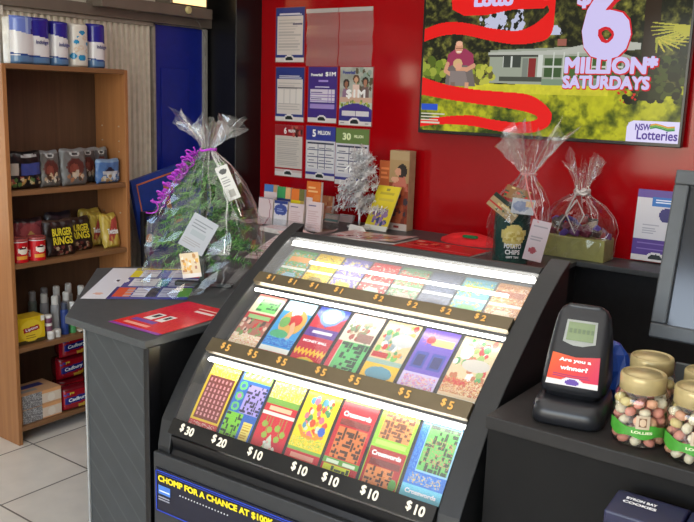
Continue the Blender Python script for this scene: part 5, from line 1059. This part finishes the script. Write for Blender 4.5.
# ---------------------------------------------------------------- sweet jars
JG = clear_mat('jar_glass', .05, .55, .04, tint=(246, 248, 244)); LIDM = mat('gold_clear_lid', (182, 164, 116), .25, .25, var=.08); GREEN = mat('jar_label_green', (70, 150, 50), .4, var=.08, scale=60)
def make_jar(loc, label, rz=0):
    t = thing('sweet_jar', label, 'sweet jar', loc, rz, 'jars of sweets on the side counter'); t.scale = (1, 1, .9)
    MB().lathe([(0, .001), (.044, .001), (.050, .006), (.0525, .02), (.0525, .098), (.050, .112), (.044, .121), (.040, .124)], 36).build('glass', JG, t, smooth=True, w=False)
    MB().lathe([(.0415, .118), (.0445, .12), (.0445, .150), (.043, .155), (.0405, .157), (.040, .153), (.034, .152), (.033, .156), (0, .157)], 36).build('lid', LIDM, t, smooth=True, w=False)
    a0, a1 = -PI * .5 - 1.75, -PI * .5 + 1.75; mb = MB(); n = 30; vs = []
    for i in range(n + 1):
        a = a0 + (a1 - a0) * i / n; up = .052 + .004 * math.sin(i * .5)
        vs += [(.0532 * math.cos(a), .0532 * math.sin(a), .026 + .003 * math.sin(i * .7 + 1)), (.0532 * math.cos(a), .0532 * math.sin(a), up)]
    mb._add(vs, [(2 * i, 2 * i + 2, 2 * i + 3, 2 * i + 1) for i in range(n)]); lab = mb.build('label', GREEN, t, smooth=True, w=False)
    mb = MB(); cyl = lambda a, b, z0, th: Vector((.0537 * math.cos(th + a / .0537), .0537 * math.sin(th + a / .0537), z0 + b))
    th = -PI / 2 - .15; cvl = Cv(18, 18, (196, 176, 150)); cvl.rect(.2, .15, .8, .85, (120, 84, 60)); cvl.ell(.5, .5, .22, .3, (206, 180, 150))
    MB().grid(cvl, lambda a, b: cyl((a - .5) * .026, (b - .5) * .03, .062, th)).build('label_emblem', PRINT, lab, w=False)
    text(mb, 'LOLLIES', .006, None, (1, 0, 0), (0, 0, 1), bold=.04, wid=.04, fn=lambda a, b: cyl(a, b, .039, th)); mb.build('label_lettering', mat('label_cream', (226, 226, 190), .5), lab, w=False)
    return t
jars = [((-.441, 1.614, ZC), 'sweet jar with green label nearest the ticket checker, front of its pair', .55), ((-.333, 1.60, ZC), 'front right sweet jar, cut off by the photo edge', .5), ((-.462, 1.74, ZC), 'sweet jar behind the jar nearest the ticket checker', .5), ((-.345, 1.715, ZC), 'sweet jar at the back right, below the monitor', .5)]
for j in jars: make_jar(j[0], j[1], j[2])
def sweet_mesh(col, nm):
    mb = MB(); mb.loft([[(r_ * math.cos(2 * PI * k / 10) * 1.1, r_ * math.sin(2 * PI * k / 10), z_) for k in range(10)] for r_, z_ in [(.004, -.0085), (.0095, -.006), (.0115, 0), (.0095, .006), (.004, .0085)]]); return mb
protos = {}
jn = ['front left jar', 'front right jar', 'rear left jar', 'rear right jar']; R_ = random.Random(21)
kinds = [('pink', (214, 140, 126)), ('white', (226, 214, 190)), ('yellow', (224, 204, 140)), ('peach', (222, 164, 134))]
for ji, (loc, lab, rz) in enumerate(jars):
    for lv in range(5):
        z_ = .013 + lv * .0185
        if ji >= 2 and lv < 3: continue
        for k in range(9 if lv < 5 else 7):
            a = 2 * PI * k / 9 + lv * .35 + R_.uniform(-.06, .06); rr_ = .0385
            kn, kc = kinds[R_.choice((0, 0, 1, 1, 2, 3))]
            p = (loc[0] + rr_ * math.cos(a), loc[1] + rr_ * math.sin(a), loc[2] + z_ + R_.uniform(-.002, .002))
            if kn not in protos:
                o = sweet_mesh(kc, kn).build('sweet', mat('sweet_' + kn, kc, .5), None, smooth=True); protos[kn] = o
            else:
                o = protos[kn].copy(); COL.objects.link(o)
            o.location = p; o.rotation_euler = (R_.uniform(-.5, .5) + PI / 2 * (k % 2) * .5, R_.uniform(-.5, .5), a)
            tag(o, '%s sweet inside the %s of the side counter' % (kn, jn[ji]), 'sweet', '%s sweets in the %s' % (kn, jn[ji]))

# ---------------------------------------------------------------- monitor and small things on the side counter
mo = thing('monitor', 'grey framed customer monitor tilted back on the side counter behind the jars', 'monitor', (-.28, 2.0, ZC))
GF = mat('monitor_grey', (66, 70, 74), .45, var=.04)
Tm = Matrix.Translation((-.534, 1.95, 1.068)) @ Matrix.Rotation(-math.atan2(.09, .385), 4, 'X')
b_ = .035; wM, hM = .52, .40
fr = MB().box(0, 0, 0, wM, .022, b_, T=Tm).box(0, 0, hM - b_, wM, .022, hM, T=Tm).box(0, 0, b_, b_, .022, hM - b_, T=Tm).box(wM - b_, 0, b_, wM, .022, hM - b_, T=Tm)
fr.build('frame', GF, mo, bevel=.004)
MB().box(.004, .022, .004, wM - .004, .045, hM - .004, T=Tm).build('back_shell', mat('monitor_shell', (60, 63, 66), .5), mo, bevel=.006)
MB().box(b_ - .001, .012, b_ - .001, wM - b_ + .001, .018, hM - b_ + .001, T=Tm).build('screen', mat('monitor_glass', (44, 46, 50), .12, var=.1, scale=6), mo)
MB().box(-.30, 2.0, ZC + .014, -.24, 2.03, 1.2).box(-.36, 1.93, ZC, -.18, 2.08, ZC + .0145).build('stand', DARK, mo, bevel=.003)
t = thing('clip_holder', 'small grey transparent clip standing behind the right hand jars', 'clip', (-.415, 1.87, ZC))
MB().box(-.03, -.004, 0, .03, .004, .10).build('plate', mat('smoke_plastic', (86, 90, 92), .25), t, w=False, bevel=.003)
t = thing('blue_bag', 'bright blue crumpled bag between the ticket checker and the rear jar', 'bag', (-.575, 1.83, ZC)); mb = MB(); rg = random.Random(2)
rings_ = []
for (r_, z_) in [(.034, 0), (.042, .03), (.04, .07), (.03, .105), (.016, .125), (.004, .13)]: rings_.append([(r_ * (1 + rg.uniform(-.25, .25)) * math.cos(2 * PI * k / 14), r_ * (1 + rg.uniform(-.25, .25)) * math.sin(2 * PI * k / 14), z_) for k in range(14)])
mb.loft(rings_).build('bag', mat('blue_film', (20, 60, 140), .3), t, w=False)
t = thing('paper_slip', 'small pale slip lying behind the rear sweet jar', 'paper', (-.52, 1.95, ZC)); sheet(MB(), pale(5, (170, 168, 176)), (-.56, 1.93, ZC + .001), (-.48, 1.94, ZC + .001), (-.56, 1.98, ZC + .012)).build('sheet', PRINT, t)
# navy biscuit boxes in front of the side counter
stn = thing('snack_stand', 'low black stand in front of the side counter, below the biscuit boxes', 'stand', (-.25, 1.38, 0)); MB().box(-.44, 1.24, .74, .1, 1.525, .765).box(-.42, 1.3, 0, .08, 1.5, .74).build('stand', BLACK, stn, bevel=.003)
NB = mat('navy_card', (24, 26, 60), .4, var=.06)
for i, (a, b, lab) in enumerate([(-.428, -.30, 'navy biscuit box with white lettering at the bottom edge of the photo'), (-.296, -.17, 'second navy biscuit box, right of the lettered one')]):
    t = thing('biscuit_box', lab, 'biscuit box', ((a + b) / 2, 1.45, .765), 0, 'navy biscuit boxes')
    MB().prism([(1.40, .765), (1.50, .765), (1.50, .885), (1.475, .895), (1.40, .885)], 'x', a, b).build('carton', NB, t, bevel=.004)
    MB().box(a + .004, 1.392, .77, b - .004, 1.3995, .862).build('front_flap', NB, t, bevel=.002)
    if i == 0:
        mb = MB(); n_ = Vector((0, -.01, .075)).normalized(); rt = (1, 0, 0); up_ = (0, .075, .01)
        for (s, y_, wd_) in [('BYRON BAY', 1.456, .055), ('COOKIES', 1.443, .06)]: text(mb, s, .008, (a + .05, y_, .885 + (y_ - 1.40) * .1334 + .0014), rt, up_, bold=.04, wid=wd_)
        mb.build('lettering', WHITE, t)
